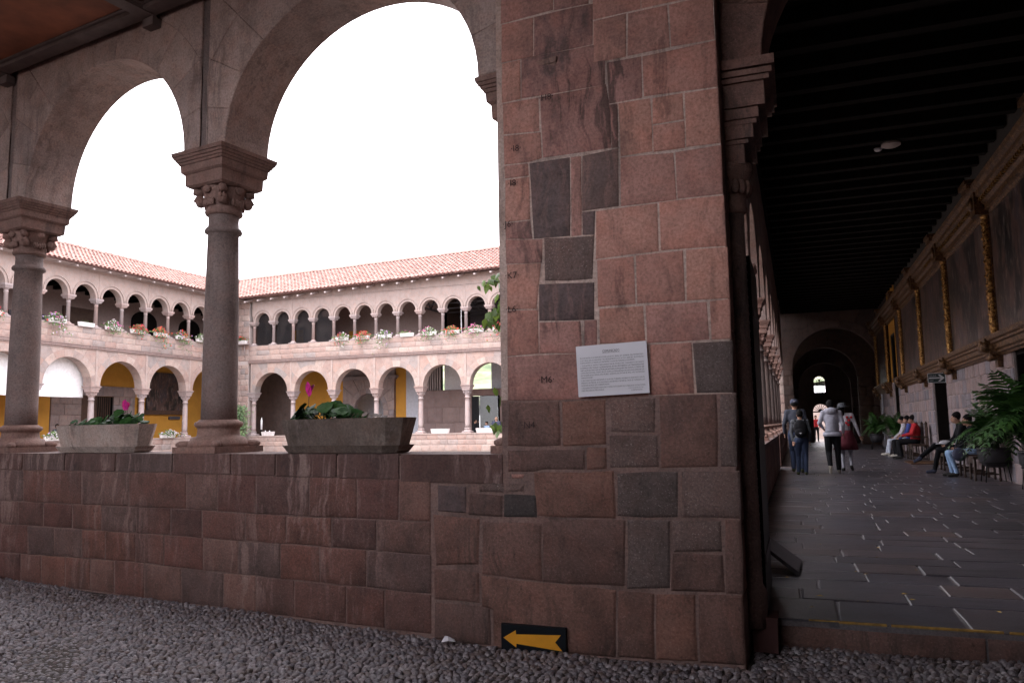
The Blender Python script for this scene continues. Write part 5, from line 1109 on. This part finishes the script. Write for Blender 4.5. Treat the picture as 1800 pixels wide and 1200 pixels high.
# lower ledges
far_planter('white blossoms in a pale trough on the lower left ledge beside the near pale planter', (-31.75, 26.4, LEDGE), pi/2, 1.1, 0, 200, ['petal_white', 'petal_lilac'], 5, spill=.1)
far_planter('white blossoms in a trough under the large wall painting of the lower left arcade', (-31.75, 33.2, LEDGE), pi/2, 1.1, 0, 240, ['petal_white'], 6, spill=.1)
for x, L, lb in ((-29.55, .95, 'empty pale trough in the dark first arch of the far wing'), (-18.3, 1.15, 'empty pale trough before the brown panelled wall of the far wing'), (-15.6, 1.2, 'pale stone trough in front of the people standing in the far wing')):
    t = thing('stone_trough', lb, 'trough', (x, 38.78, LEDGE), 0); mb, soil = trough_mb(L, .26, .24, flare=.05, wall=.03); part('trough', mb, 'fartrough', t); part('soil', soil, 'soil', t)
    if x < -29:
        for dx in (-.15, .15): b_m = MB(); b_m.ball((dx, -.05, .27), .035, 8, 6); part('white_flower', b_m, 'white', t)
# shelf planter at the corner
t = far_planter('red and yellow green plant on a bracket shelf at the inner courtyard corner', (-31.25, 38.4, 6.45), 0, .8, 0, 150, ['petal_red'], 8, spill=.0, h=.3)
sh = MB(); sh.box(-.6, .55, -.18, .15, -.06, 0); sh.tube([(.1, .1, -.06), (.1, .1, -.7)], .03, 6); part('bracket_shelf', sh, 'timber', t)
# closed parasol candle-like white shape in the first arch
t = thing('candle_stand', 'tall white candle on a dark stand inside the first dark arch of the far wing', 'candle', (-30.15, 38.95, LEDGE)); mb = MB(); mb.lathe([(.06, 0), (.05, .35), (.05, .36)], 10); part('stand', mb, 'black', t); mb = MB(); mb.lathe([(.055, .36), (.055, .9), (.0, 1.1)], 10); part('candle', mb, 'white', t)
# small white notice standing on the courtyard
t = thing('standing_notice', 'small white card standing in the courtyard just right of the middle column', 'notice', (-23.6, 29.2, .17), radians(20)); mb = MB(); mb.box(-.17, .17, -.01, .01, .05, .6); mb.map(lambda x, y, z: (x+z*.25, y, z)); part('card', mb, 'white', t); mb = MB(); mb.ball((.085, -.015, .33), (.05, .01, .09), 8, 6); part('picture', mb, 'black', t); mb = MB(); mb.box(-.02, .02, -.02, .02, -.22, .06); part('stake', mb, 'timber', t)
# creeper in the corner, vine hanging beside the pier
def leafy(name, label, cat, loc, n, shape, size, mat, stems, seed, group=None):
    r_ = random.Random(seed); t = thing(name, label, cat, loc); fm = MB()
    for i in range(n):
        p = Vector(shape(r_)); up = Vector((r_.uniform(-1, 1), -1.2+r_.uniform(-.6, .8), r_.uniform(-.2, 1.1))).normalized(); a = up.orthogonal().normalized(); b = up.cross(a); th = r_.uniform(0, 6.3); a, b = a*cos(th)+b*sin(th), b*cos(th)-a*sin(th)
        s_ = size*r_.uniform(.6, 1.2); fm.cur = r_.random(); fm.add([p-a*s_, p-a*s_*.2-b*s_*.55, p+a*s_*.7-b*s_*.3, p+a*s_*1.1, p+a*s_*.7+b*s_*.3, p-a*s_*.2+b*s_*.55], [(0, 1, 2, 3, 4, 5)])
    part('foliage', fm, mat, t); sm_ = MB()
    for pts in stems: sm_.tube(pts, .018, 5)
    part('stem', sm_, 'doorwood', t); return t
leafy('creeper', 'pale green creeper climbing the wall at the inner courtyard corner', 'climbing plant', (-31.3, 38.3, 0), 1500, lambda r: (r.gauss(0, .34)+.12*sin(0), r.uniform(-.32, .1), (lambda z: z)(r.betavariate(1.3, 1.1)*2.75)), .07, 'creeper_leaf', [[(0, .1, 0), (.05, .05, 1.2), (-.05, .1, 2.4)], [(.1, .1, 0), (-.2, .1, 1.5)]], 12)
# vine sprays: each large leaf a part
def vine(label, pts, n, size, seed):
    r_ = random.Random(seed); t = thing('vine_spray', label, 'vine', pts[0], 0, 'vine sprays beside the pier'); st = MB(); P0 = Vector(pts[0]); Q = [Vector(p)-P0 for p in pts]; st.tube(Q, .006, 5); part('stem', st, 'leaf_green', t)
    for i in range(n):
        k = r_.uniform(4 if len(Q) > 6 else 0, len(Q)-1.001); a = int(k); p = Q[a].lerp(Q[a+1], k-a)+Vector((r_.uniform(-.09, .09), r_.uniform(-.09, .09), r_.uniform(-.07, .05))); up = Vector((r_.uniform(-.6, .9), -.8, r_.uniform(-.1, .8))).normalized()
        a_ = Vector((r_.uniform(-.6, .6), 0, -1)); a_ = (a_-up*a_.dot(up)).normalized(); b_ = up.cross(a_); s_ = size*r_.uniform(.6, 1.25); mb = MB(); mb.cur = r_.random()
        mb.add([p-a_*s_, p-a_*s_*.3-b_*s_*.6, p+a_*s_*.4-b_*s_*.42, p+a_*s_*1.2, p+a_*s_*.4+b_*s_*.42, p-a_*s_*.3+b_*s_*.6, p+up*s_*.15], [(0, 1, 6), (1, 2, 6), (2, 3, 6), (3, 4, 6), (4, 5, 6), (5, 0, 6)], True); part('leaf', mb, 'vine_leaf', t)
def Vp(u, d, z): return AWp(u, d, z)
vine('long green vine spray hanging beside the pier in front of the tiled roof', [Vp(-.12, 1.0, -.05), Vp(-.16, 1.02, 1.2), Vp(-.22, 1.0, 2.2), Vp(-.36, .98, 2.5), Vp(-.50, .98, 2.46), Vp(-.54, 1.0, 2.32), Vp(-.53, 1.0, 2.2), Vp(-.54, 1.0, 2.08), Vp(-.60, 1.0, 1.98)], 30, .05, 1)
vine('side shoot of the vine reaching left over the far upper arches', [Vp(-.53, 1.0, 2.34), Vp(-.62, 1.02, 2.37), Vp(-.72, 1.02, 2.36)], 12, .04, 2)
vine('small green shoot low beside the pier above the ledge', [Vp(-.16, 1.02, 1.2), Vp(-.42, .9, 1.46), Vp(-.52, .92, 1.43), Vp(-.53, .92, 1.36)], 9, .04, 3)
vine('small leafy tuft just above the ledge next to the broken column base', [Vp(-.14, 1.0, .9), Vp(-.42, .9, 1.14), Vp(-.52, .9, 1.16), Vp(-.5, .9, 1.24)], 12, .045, 4)

# ---------------------------------------------------------------- ferns in pots
def frond_mesh(seed, L, droop):
    r_ = random.Random(seed); mb = MB(); n = 22; pts = []
    for i in range(n+1):
        t_ = i/n; pts.append(Vector((L*(.25*t_+.75*t_**1.6)*.62, 0, L*(.95*t_-droop*t_**2.6))))
    mb.tube(pts[::2], [.006*(1-.7*i/(len(pts[::2])-1)) for i in range(len(pts[::2]))], 3)
    for i in range(2, n):
        t_ = i/n; l = L*.15*(sin(pi*min(1, t_*1.05))**.6)+.01; d = (pts[i]-pts[i-1]).normalized()
        for s_ in (-1, 1):
            o = Vector((0, s_, 0)); a = pts[i]; w_ = L*.016; tip = a+o*l+d*l*.45+Vector((0, 0, -l*r_.uniform(.1, .4))); m_ = (a+tip)/2+Vector((0, 0, l*.08)); mb.cur = r_.random()
            mb.add([a-d*w_, m_-d*w_, tip, m_+d*w_, a+d*w_*.4], [(0, 1, 2, 3, 4)])
    return mb.mesh('frond', 'fern_green')
FR = [frond_mesh(i, 1., .35+.28*i) for i in range(4)]
def fern(label, loc, size, n, seed, stand=True, pot=True):
    r_ = random.Random(seed); t = thing('potted_fern', label, 'fern', loc, 0, 'potted ferns along the corridor wall'); ph = .28 if stand else 0.
    if pot:
        p_ = MB(); s_ = .29; p_.lathe([(.14, ph), (.2, ph+.04), (.27, ph+.16), (.285, ph+.28), (.275, ph+.33), (.29, ph+.335), (.29, ph+.37), (.26, ph+.37), (.25, ph+.34)], 24); part('pot', p_, 'potgrey', t)
        so_ = MB(); so_.lathe([(.001, ph+.34), (.252, ph+.34)], 20); part('soil', so_, 'soil', t)
    if stand:
        for k in range(4): a = pi/4+k*pi/2; lg = MB(); lg.tube([(.24*cos(a), .24*sin(a), ph+.1), (.30*cos(a), .30*sin(a), 0)], .011, 5); part('stand_leg', lg, 'black', t)
        rg_ = MB(); K = 20; rg_.tube([(.25*cos(2*pi*k/K), .25*sin(2*pi*k/K), ph+.09) for k in range(K+1)], .010, 5); part('stand_ring', rg_, 'black', t)
    for k in range(n):
        a = r_.uniform(0, 2*pi); e = r_.random(); o = link('frond', FR[min(3, int(e*4))], t, (.06*cos(a), .06*sin(a), ph+.34), (r_.uniform(-.3, .3), -.75+.95*(1-e)*r_.uniform(.6, 1)+.25*0-.0, a)); o.rotation_euler = (r_.uniform(-.25, .25), r_.uniform(-.75, -.1)+.2*e, a); k_ = size*r_.uniform(.7, 1.1); o.scale = (k_,)*3
    return t
M['potgrey'] = plain('dark_grey_pot', (.028, .026, .03), .5)
fern('large bushy fern in a dark pot on a metal stand right of the seated people', (3.5, 17.3, 0), 1.2, 75, 1)
fern('fern cut by the right edge of the photo, nearest of the potted ferns', (3.75, 15.4, 0), 1.8, 100, 2)
fern('dark fern standing against the wall beyond the seated group in the corridor', (3.35, 31.6, 0), 1.05, 46, 3)
fern('farthest dim fern by the corridor end just right of the walking woman', (3.1, 36.3, 0), 1.1, 40, 4)
# ---------------------------------------------------------------- seats
def chair_tree(label, y, x=3.42):
    t = thing('carved_chair', label, 'chair', (x, y, 0), 0, 'dark carved chairs along the corridor wall')
    def p_(n_, b, **k): mb = MB(); mb.box(*b); return part(n_, mb, 'chairwood', t, **k)
    p_('seat', (-.24, .22, -.24, .24, .42, .47)); p_('apron', (-.24, -.21, -.22, .22, .34, .42))
    for sx in (-.22, .2):
        for sy in (-.22, .22):
            mb = MB(); mb.lathe([(.022, 0), (.028, .04), (.018, .08), (.026, .2), (.018, .3), (.028, .42)], 8, (sx, sy, 0)); part('leg', mb, 'chairwood', t)
    p_('stretcher', (-.22, .2, -.225, -.205, .12, .15)); p_('stretcher', (-.22, .2, .205, .225, .12, .15))
    for k in range(5):
        y0 = -.22+k*.09; mb = MB(); mb.prism([(y0, .47), (y0+.07, .47), (y0+.07, 1.02), (y0+.035, 1.12+(.04 if k == 2 else 0)), (y0, 1.02)], .20, .225, 'x'); part('slat', mb, 'chairwood', t)
    p_('back_rail', (.195, .23, -.24, .24, .60, .66)); p_('back_rail', (.195, .23, -.24, .24, .92, .97))
    for sy in (-.25, .22): p_('armrest', (-.2, .2, sy, sy+.03, .68, .71))
    return t
M['chairwood'] = plain('dark_chair_wood', (.035, .018, .011), .5, nscale=12, namt=.3)
for y, lb in ((17.75, 'empty dark chair partly hidden by the large near fern'), (18.75, 'dark chair of the sitter in light blue jeans'), (19.95, 'dark chair of the sitter with crossed black trousers'), (21.2, 'empty dark chair to the left of the sitter with crossed legs'),
              (26.5, 'empty pointed chair just right of the red jacketed sitter'), (27.3, 'pointed chair of the sitter in the red jacket'), (28.5, 'dark chair of the sitter in the blue jacket'), (29.9, 'dark chair of the sitter in white trousers')):
    chair_tree(lb, y)
t = thing('floor_mat', 'thin brown mat on the floor in front of the corridor doorway', 'mat', (3.2, 24.6, 0)); mb = MB(); mb.box(-.35, .42, -.75, .75, .008, .03); part('mat', mb, 'gildwood', t); mb = MB(); mb.box(-.36, .43, -.76, .76, .006, .02); part('edging', mb, 'doorwood', t)

# ---------------------------------------------------------------- people
def cloth(name, c, rough=.85): M[name] = plain(name, c, rough, nscale=14, namt=.2, bump=.25)
for n_, c_ in (('skin', (.36, .20, .14)), ('hair_black', (.008, .007, .007)), ('denim_dark', (.014, .024, .06)), ('denim_light', (.24, .36, .55)), ('cloth_navy', (.045, .05, .085)), ('cloth_blackish', (.010, .010, .012)), ('cloth_grey', (.34, .34, .40)), ('cloth_red', (.42, .012, .018)), ('cloth_deepred', (.13, .018, .03)), ('cloth_white', (.46, .44, .48)), ('cloth_blue', (.035, .06, .25)), ('cloth_teal', (.06, .065, .075)), ('shoe_pale', (.45, .42, .36)), ('shoe_dark', (.02, .018, .016)), ('sock_white', (.42, .42, .47)), ('trouser_white', (.46, .50, .58)), ('shoe_olive', (.12, .13, .06)), ('shirt_lightblue', (.30, .42, .60)), ('cloth_slate', (.026, .03, .046))): cloth(n_, c_)
def capsule(mb, a, b, ra, rb, seg=10):
    a, b = Vector(a), Vector(b); n = 5
    pts = [a.lerp(b, i/n) for i in range(n+1)]; mb.tube(pts, [ra+(rb-ra)*i/n for i in range(n+1)], seg); mb.ball(a, ra, seg, 6); mb.ball(b, rb, seg, 6)
def person(name_label, loc, rz, J, top, legs, shoes, H=1.7, hair='short', fem=False, sleeves=True, skirt=None, group=None, hood=False, fat=1., lookup=0., calf=None, torso_extra=None):
    """one continuous body grown from tapered limbs; clothes are regions of it, hair/hat/skirt its children"""
    k = H/1.7; t = thing('person', name_label, 'person', loc, rz, group); v = {a: Vector(b)*k for a, b in J.items()}
    mb = MB(); R = k*fat
    hd = v['head']; nk = v['neck']; ch = v['chest']; pe = v['pelvis']; wst = ch.lerp(pe, .62)
    sw = .13 if fem else .15
    mb.ball(ch+Vector((0, 0, .03)), (.165*R*(.9 if fem else 1), .115*R, .20*k), 14, 10); mb.ball(wst, (.135*R, .105*R, .17*k), 14, 8); mb.ball(pe, (.16*R, .12*R, .13*k), 14, 8)
    capsule(mb, ch, pe, .13*R, .125*R, 14); capsule(mb, nk-Vector((0, 0, .08*k)), nk.lerp(hd, .5), .062*k, .05*k)
    capsule(mb, v['shL'], v['shR'], .068*R, .068*R)
    capsule(mb, nk-Vector((0, 0, .06*k)), v['shL'], .06*k, .06*k); capsule(mb, nk-Vector((0, 0, .06*k)), v['shR'], .06*k, .06*k)
    for s_ in 'LR':
        capsule(mb, v['sh'+s_], v['el'+s_], .058*R, .045*R); capsule(mb, v['el'+s_], v['wr'+s_], .045*R, .032*R)
        capsule(mb, v['hip'+s_], v['kn'+s_], .092*R, .062*R); capsule(mb, v['kn'+s_], v['an'+s_], .062*R*(1 if legs != 'sock_white' else .8), .048*R*(.8 if legs == 'sock_white' else 1))
        an, to = v['an'+s_], v['to'+s_]; capsule(mb, an-Vector((0, 0, .03*k)), to, .042*k, .036*k); mb.ball(an.lerp(to, .1)-Vector((0, 0, .035*k)), .045*k, 8, 6)
    f = v.get('face', Vector((0, 1, 0))).normalized()
    side_ = f.cross(Vector((0, 0, 1))).normalized(); RM = Matrix((side_, f, Vector((0, 0, 1)))).transposed()
    mb.ball(hd, (.077*k, .094*k, .115*k), 14, 10, RM); mb.ball(hd+f*.03*k-Vector((0, 0, .05*k)), (.055*k, .06*k, .06*k), 10, 8, RM)
    mb.ball(hd+f*.102*k-Vector((0, 0, .012*k)), (.014*k, .022*k, .025*k), 6, 5, RM)
    for s_ in (-1, 1): mb.ball(hd+side_*s_*.079*k-Vector((0, 0, .01*k)), (.012*k, .022*k, .032*k), 6, 5, RM)
    me = bpy.data.meshes.new('tmp'); me.from_pydata(mb.v, [], mb.f); o = bpy.data.objects.new('tmp', me); COL.objects.link(o)
    m = o.modifiers.new('r', 'REMESH'); m.mode = 'VOXEL'; m.voxel_size = .015*k; m2 = o.modifiers.new('s', 'SMOOTH'); m2.factor = .5; m2.iterations = 3
    bpy.context.view_layer.update(); bm2 = bpy.data.meshes.new_from_object(o.evaluated_get(bpy.context.evaluated_depsgraph_get())); bpy.data.objects.remove(o); bpy.data.meshes.remove(me)
    mats = [top, legs, shoes, 'skin', calf or legs]
    bones = [(ch, pe.lerp(ch, .3), 0, .13), (nk-Vector((0, 0, .05)), nk-Vector((0, 0, .1)), 0, .07), (nk.lerp(hd, .35), hd, 3, .06), (v['shL'], v['shR'], 0, .07), (pe, pe-Vector((0, 0, .02)), 1, .13)]
    for s_ in 'LR':
        w_ = v['wr'+s_]; e_ = v['el'+s_]
        bones += [(v['sh'+s_], e_, 0, .055), (e_, e_.lerp(w_, .9) if sleeves else e_.lerp(w_, .05), 0, .04)]+([] if sleeves else [(e_.lerp(w_, .1), w_, 3, .04)])
        bones += [(v['hip'+s_], v['kn'+s_], 1, .08), (v['kn'+s_], v['an'+s_].lerp(v['kn'+s_], .12), 4, .055), (v['an'+s_]-Vector((0, 0, .03)), v['to'+s_], 2, .035)]
    def dseg(p, a, b):
        ab = b-a; L = ab.length_squared; t_ = 0 if L < 1e-9 else max(0, min(1, (p-a).dot(ab)/L)); return (p-(a+ab*t_)).length
    out = MB(); vs = [v_.co.copy() for v_ in bm2.vertices]; out.v = [tuple(q) for q in vs]; out.r = [0.]*len(vs)
    for p in bm2.polygons:
        c = p.center; mi = min(bones, key=lambda b: dseg(c, b[0], b[1])-b[3])[2]; out.f.append(tuple(p.vertices)); out.mi.append(mi); out.sm.append(True)
    bpy.data.meshes.remove(bm2); out.m = 3
    for s_ in 'LR':                                                  # hands with five fingers
        w_, e_ = v['wr'+s_], v['el'+s_]; d = (w_-e_).normalized(); n_ = d.orthogonal().normalized() if abs(d.z) > .95 else d.cross(Vector((0, 0, 1))).normalized(); q = d.cross(n_)
        pc = w_+d*.045*k; out.ball(pc, (.038*k, .02*k, .045*k), 8, 6, Matrix((q, n_, d)).transposed())
        for i, L in enumerate((.062, .072, .068, .052)):
            b0 = pc+d*.035*k+q*(i-1.5)*.018*k; out.tube([b0, b0+d*L*.5*k+n_*.006*k, b0+d*L*.85*k+n_*.025*k], [.009*k, .0085*k, .007*k], 6)
        b0 = pc-q*.03*k; out.tube([b0-d*.01*k, b0-q*.025*k+d*.02*k, b0-q*.028*k+d*.05*k+n_*.01], [.011*k, .010*k, .008*k], 6)
    body = part('body', out, mats, t)
    eb = MB()
    for s_ in (-1, 1): eb.ball(hd+side_*s_*.032*k+f*.086*k+Vector((0, 0, .012*k)), (.012*k, .008*k, .007*k), 6, 4, RM)
    part('eyes', eb, 'hair_black', t); mo_ = MB(); mo_.ball(hd+f*.088*k-Vector((0, 0, .058*k)), (.024*k, .008*k, .006*k), 6, 4, RM); part('mouth', mo_, 'cloth_deepred', t)
    if hair:
        hb_ = MB(); hb_.ball(hd-f*.012*k+Vector((0, 0, .026*k)), (.088*k, .100*k, .112*k), 16, 10, RM)
        def keep(p): q = Vector(p)-hd; return not (q.dot(f) > .035*k and q.z < .055*k) and q.z > (-.06*k if hair == 'short' else -.3*k)
        kf = [i for i, fc in enumerate(hb_.f) if keep(sum((Vector(hb_.v[j]) for j in fc), Vector())/len(fc))]
        hb_.f = [hb_.f[i] for i in kf]; hb_.mi = [0]*len(kf); hb_.sm = [True]*len(kf)
        if hair == 'long': hb_.tube([hd-f*.05*k, hd-f*.07*k-Vector((0, 0, .12*k)), hd-f*.08*k-Vector((0, 0, .26*k))], [.07*k, .075*k, .04*k], 10)
        part('hair', hb_, 'hair_black', t)
    return t, v
ST = dict(head=(0, .01, 1.59), neck=(0, 0, 1.46), chest=(0, 0, 1.25), pelvis=(0, 0, .93), shL=(-.17, 0, 1.40), shR=(.17, 0, 1.40), elL=(-.23, -.03, 1.13), elR=(.23, -.03, 1.13), wrL=(-.22, .07, .90), wrR=(.22, .07, .90),
          hipL=(-.09, 0, .88), hipR=(.09, 0, .88), knL=(-.10, .02, .49), knR=(.10, .02, .49), anL=(-.10, -.02, .09), anR=(.10, -.02, .09), toL=(-.11, .14, .04), toR=(.11, .14, .04))
def pose(**k): d = dict(ST); d.update(k); return d
# walking man in cap
t, v = person('man in dark cap and slate blue jacket walking away behind the boy', (-.05, 19.95, 0), 0, pose(elL=(-.25, -.04, 1.13), wrL=(-.25, .03, .92), elR=(.24, .02, 1.15), wrR=(.12, .2, 1.12), knL=(-.09, .1, .5), anL=(-.09, .02, .1), toL=(-.1, .18, .05), anR=(.1, -.12, .09), toR=(.1, .03, .04)), 'cloth_slate', 'denim_dark', 'shoe_olive', 1.74, fat=1.12)
cp_ = MB(); cp_.ball(v['head']+Vector((0, -.005, .05)), (.1, .112, .085), 14, 8); cp_.frustum(0, .13, v['head'].z+.04, v['head'].z+.055, .07, .06, .06, .05); part('cap', cp_, 'cloth_navy', t)
lg_ = MB(); lg_.ball(v['head']+Vector((0, -.108, .06)), (.02, .01, .012), 8, 5); part('cap_badge', lg_, 'cloth_white', t)
# boy with backpack
t, v = person('boy in grey sleeves and blue jeans walking away with a backpack', (.05, 19.1, 0), 0, pose(elL=(-.23, .03, 1.12), wrL=(-.20, -.02, .9), knL=(-.09, .06, .49), toL=(-.12, .12, .04), anR=(.09, -.06, .09), toR=(.11, .10, .04)), 'cloth_teal', 'denim_dark', 'shoe_olive', 1.46, fat=1.1)
bp = thing('backpack', 'black backpack with a small light badge worn by the boy', 'backpack', (.05, 18.93, .86)); mb = MB(); mb.ball((0, 0, .19), (.15, .09, .21), 14, 10); mb.ball((0, -.05, .11), (.12, .06, .11), 12, 8); part('bag', mb, 'cloth_blackish', bp)
mb = MB(); mb.prism([(-.03, .1), (0, .07), (.03, .1)], -.115, -.108); part('badge', mb, 'cloth_white', bp)
for s_ in (-1, 1): mb = MB(); mb.tube([(s_*.1, .05, .36), (s_*.11, .16, .4), (s_*.12, .24, .3), (s_*.12, .2, .1)], .016, 5); part('strap', mb, 'cloth_blackish', bp)
# hooded man, mid stride
t, v = person('man in pale grey hooded sweatshirt and black trousers walking away mid stride', (.74, 19.6, 0), 0, pose(head=(-.01, .04, 1.58), elL=(-.27, -.02, 1.17), wrL=(-.20, .15, 1.07), elR=(.24, -.05, 1.13), wrR=(.24, .06, .95), hipL=(-.09, 0, .88), knL=(-.10, .0, .48), anL=(-.09, -.26, .20), toL=(-.09, -.24, .05), knR=(.10, .08, .49), anR=(.10, .06, .09), toR=(.12, .22, .04)), 'cloth_grey', 'cloth_blackish', 'shoe_pale', 1.69, fat=1.12)
hm = MB(); hm.ball((0, -.09, 1.44), (.13, .08, .085), 14, 8); hm.tube([(-.12, .02, 1.47), (-.09, -.08, 1.46), (0, -.12, 1.45), (.09, -.08, 1.46), (.12, .02, 1.47)], [.03, .045, .05, .045, .03], 8); part('hood', hm, 'cloth_grey', t)
he = MB(); he.lathe([(.20, .86), (.205, .90), (.19, .96)], 20); he.map(lambda x, y, z: (x, y*.75, z)); part('hem', he, 'cloth_grey', t)
# woman in red skirt and hat
t, v = person('woman in a brimmed hat, flowered white blouse and red skirt walking away', (1.06, 20.5, 0), 0, pose(head=(-.06, .03, 1.55), neck=(-.03, 0, 1.43), elL=(-.2, .05, 1.16), wrL=(-.12, .2, 1.1), elR=(.26, -.02, 1.14), wrR=(.34, .03, .90), knR=(.10, .12, .50), anR=(.10, -.05, .16), toR=(.13, .06, .05), anL=(-.08, -.02, .1), toL=(-.10, .12, .04), knL=(-.08, .03, .48)), 'cloth_white', 'sock_white', 'shoe_dark', 1.62, fem=True, hair='long')
sk = MB(); sk.lathe([(.15, .98), (.175, .9), (.235, .70), (.27, .52), (.255, .53)], 28); sk.v = [(x*(1+.05*cos(14*atan2(y, x))), y*.85*(1+.05*cos(14*atan2(y, x))), z) for x, y, z in sk.v]; part('skirt', sk, 'cloth_deepred', t)
ht = MB(); ht.lathe([(.17, .0), (.175, .012), (.10, .02), (.095, .09), (.07, .115), (.0, .12)], 20); ht.map(lambda x, y, z: (x+v['head'].x+.02, y+v['head'].y, z+v['head'].z+.05+x*.15)); part('hat', ht, 'cloth_teal', t)
fl_ = MB()
for (x, y, z) in ((.06, -.12, 1.36), (.1, -.11, 1.29), (.04, -.12, 1.22), (.09, -.11, 1.17), (.16, -.08, 1.36)): fl_.ball((x*.95, y, z*.95), (.032, .014, .03), 8, 5)
part('flower_pattern', fl_, 'cloth_red', t)
def seated(label, y, top, legs, shoes, H, x=3.40, cross=False, hair='short', face=(0, 1, -.15), hands=(.18, .30, .62), fem=False, knees=.46, sh=0., feet=.40, **k):
    hx, hy, hz = hands
    J = dict(head=(0, .06, 1.22), neck=(0, 0, 1.10), chest=(0, -.04, .88), pelvis=(0, -.02, .55), shL=(-.165, -.02, 1.03), shR=(.165, -.02, 1.03), elL=(-.21, .08, .78), elR=(.21, .08, .78), wrL=(-hx*.5, hy, hz), wrR=(hx*.5, hy, hz),
             hipL=(-.09, 0, .53), hipR=(.09, 0, .53), knL=(-.11, knees, .52), knR=(.11, knees, .52), anL=(-.12, feet, .09), anR=(.12, feet+.05, .09), toL=(-.13, feet+.17, .04), toR=(.13, feet+.22, .04), face=face)
    if cross: J.update(knR=(.0, knees+.04, .62), anR=(-.16, knees+.38, .36), toR=(-.18, knees+.50, .27), anL=(-.1, knees+.10, .09), toL=(-.1, knees+.25, .04))
    return person(label, (x, y, 0), pi/2, J, top, legs, shoes, H, hair, fem=fem, **k)
t, v = seated('sitter with crossed legs in black trousers and dark top holding a white cap', 19.95, 'cloth_blackish', 'cloth_blackish', 'cloth_navy', 1.72, cross=True, face=(.1, 1, -.25))
wc = thing('white_cap', 'white cap on the lap of the sitter with crossed black trousers', 'cap', (3.1, 19.95, .66)); mb = MB(); mb.ball((0, 0, .02), (.13, .11, .06), 12, 8); part('crown', mb, 'cloth_white', wc); mb = MB(); mb.ball((-.14, 0, 0), (.09, .09, .015), 10, 6); part('peak', mb, 'cloth_white', wc)
t, v = seated('sitter in light blue jeans and black boots with a dark bag nearest the fern', 18.75, 'cloth_blackish', 'denim_light', 'shoe_dark', 1.64, fem=True, face=(.0, 1, -.2), feet=.34, hair='short')
hb = thing('shoulder_bag', 'dark purple bag hanging beside the sitter in light blue jeans', 'bag', (3.1, 18.45, .38)); mb = MB(); mb.ball((0, 0, .1), (.13, .05, .14), 12, 8); part('bag', mb, 'cloth_navy', hb); mb = MB(); mb.tube([(-.08, 0, .2), (.0, .02, .42), (.12, .02, .3)], .012, 5); part('strap', mb, 'cloth_navy', hb)
seated('sitter in a bright red jacket leaning forward over dark trousers', 27.3, 'cloth_red', 'cloth_blackish', 'shoe_dark', 1.7, face=(0, 1, -.6), hands=(.2, .34, .72), fat=1.15)
seated('sitter in a dark blue jacket between the red jacket and the white trousers', 28.5, 'cloth_blue', 'cloth_blackish', 'shoe_pale', 1.7, face=(.0, 1, -.3))
seated('sitter in white trousers and white shoes at the far end of the seated row', 29.9, 'cloth_white', 'trouser_white', 'shoe_pale', 1.68, face=(0, 1, -.3), feet=.5)
# people across the courtyard
person('person in black shirt touching their face behind the far pale trough', (-16.75, 40.0, 0), radians(-60), pose(elR=(.2, .12, 1.18), wrR=(.04, .17, 1.46), face=(.2, 1, -.1)), 'cloth_blackish', 'cloth_blackish', 'shoe_dark', 1.66)
person('small person in light blue shirt between the two adults in the far arch', (-16.1, 40.1, 0), radians(160), pose(), 'shirt_lightblue', 'cloth_blackish', 'shoe_dark', 1.50)
person('broad man in a navy shirt seen from behind in the far arch', (-15.45, 39.9, 0), radians(10), pose(), 'cloth_navy', 'cloth_blackish', 'shoe_dark', 1.76, hair=None, fat=1.3)
person('dark haired person whose head shows above the left pale planter', (-33.9, 28.3, 0), radians(-90), pose(), 'cloth_teal', 'cloth_blackish', 'shoe_dark', 1.70)
person('small distant figure in red and white outside the bright far doorway', (1.05, 51.5, -.03), radians(180), pose(), 'cloth_red', 'cloth_blackish', 'shoe_dark', 1.6)
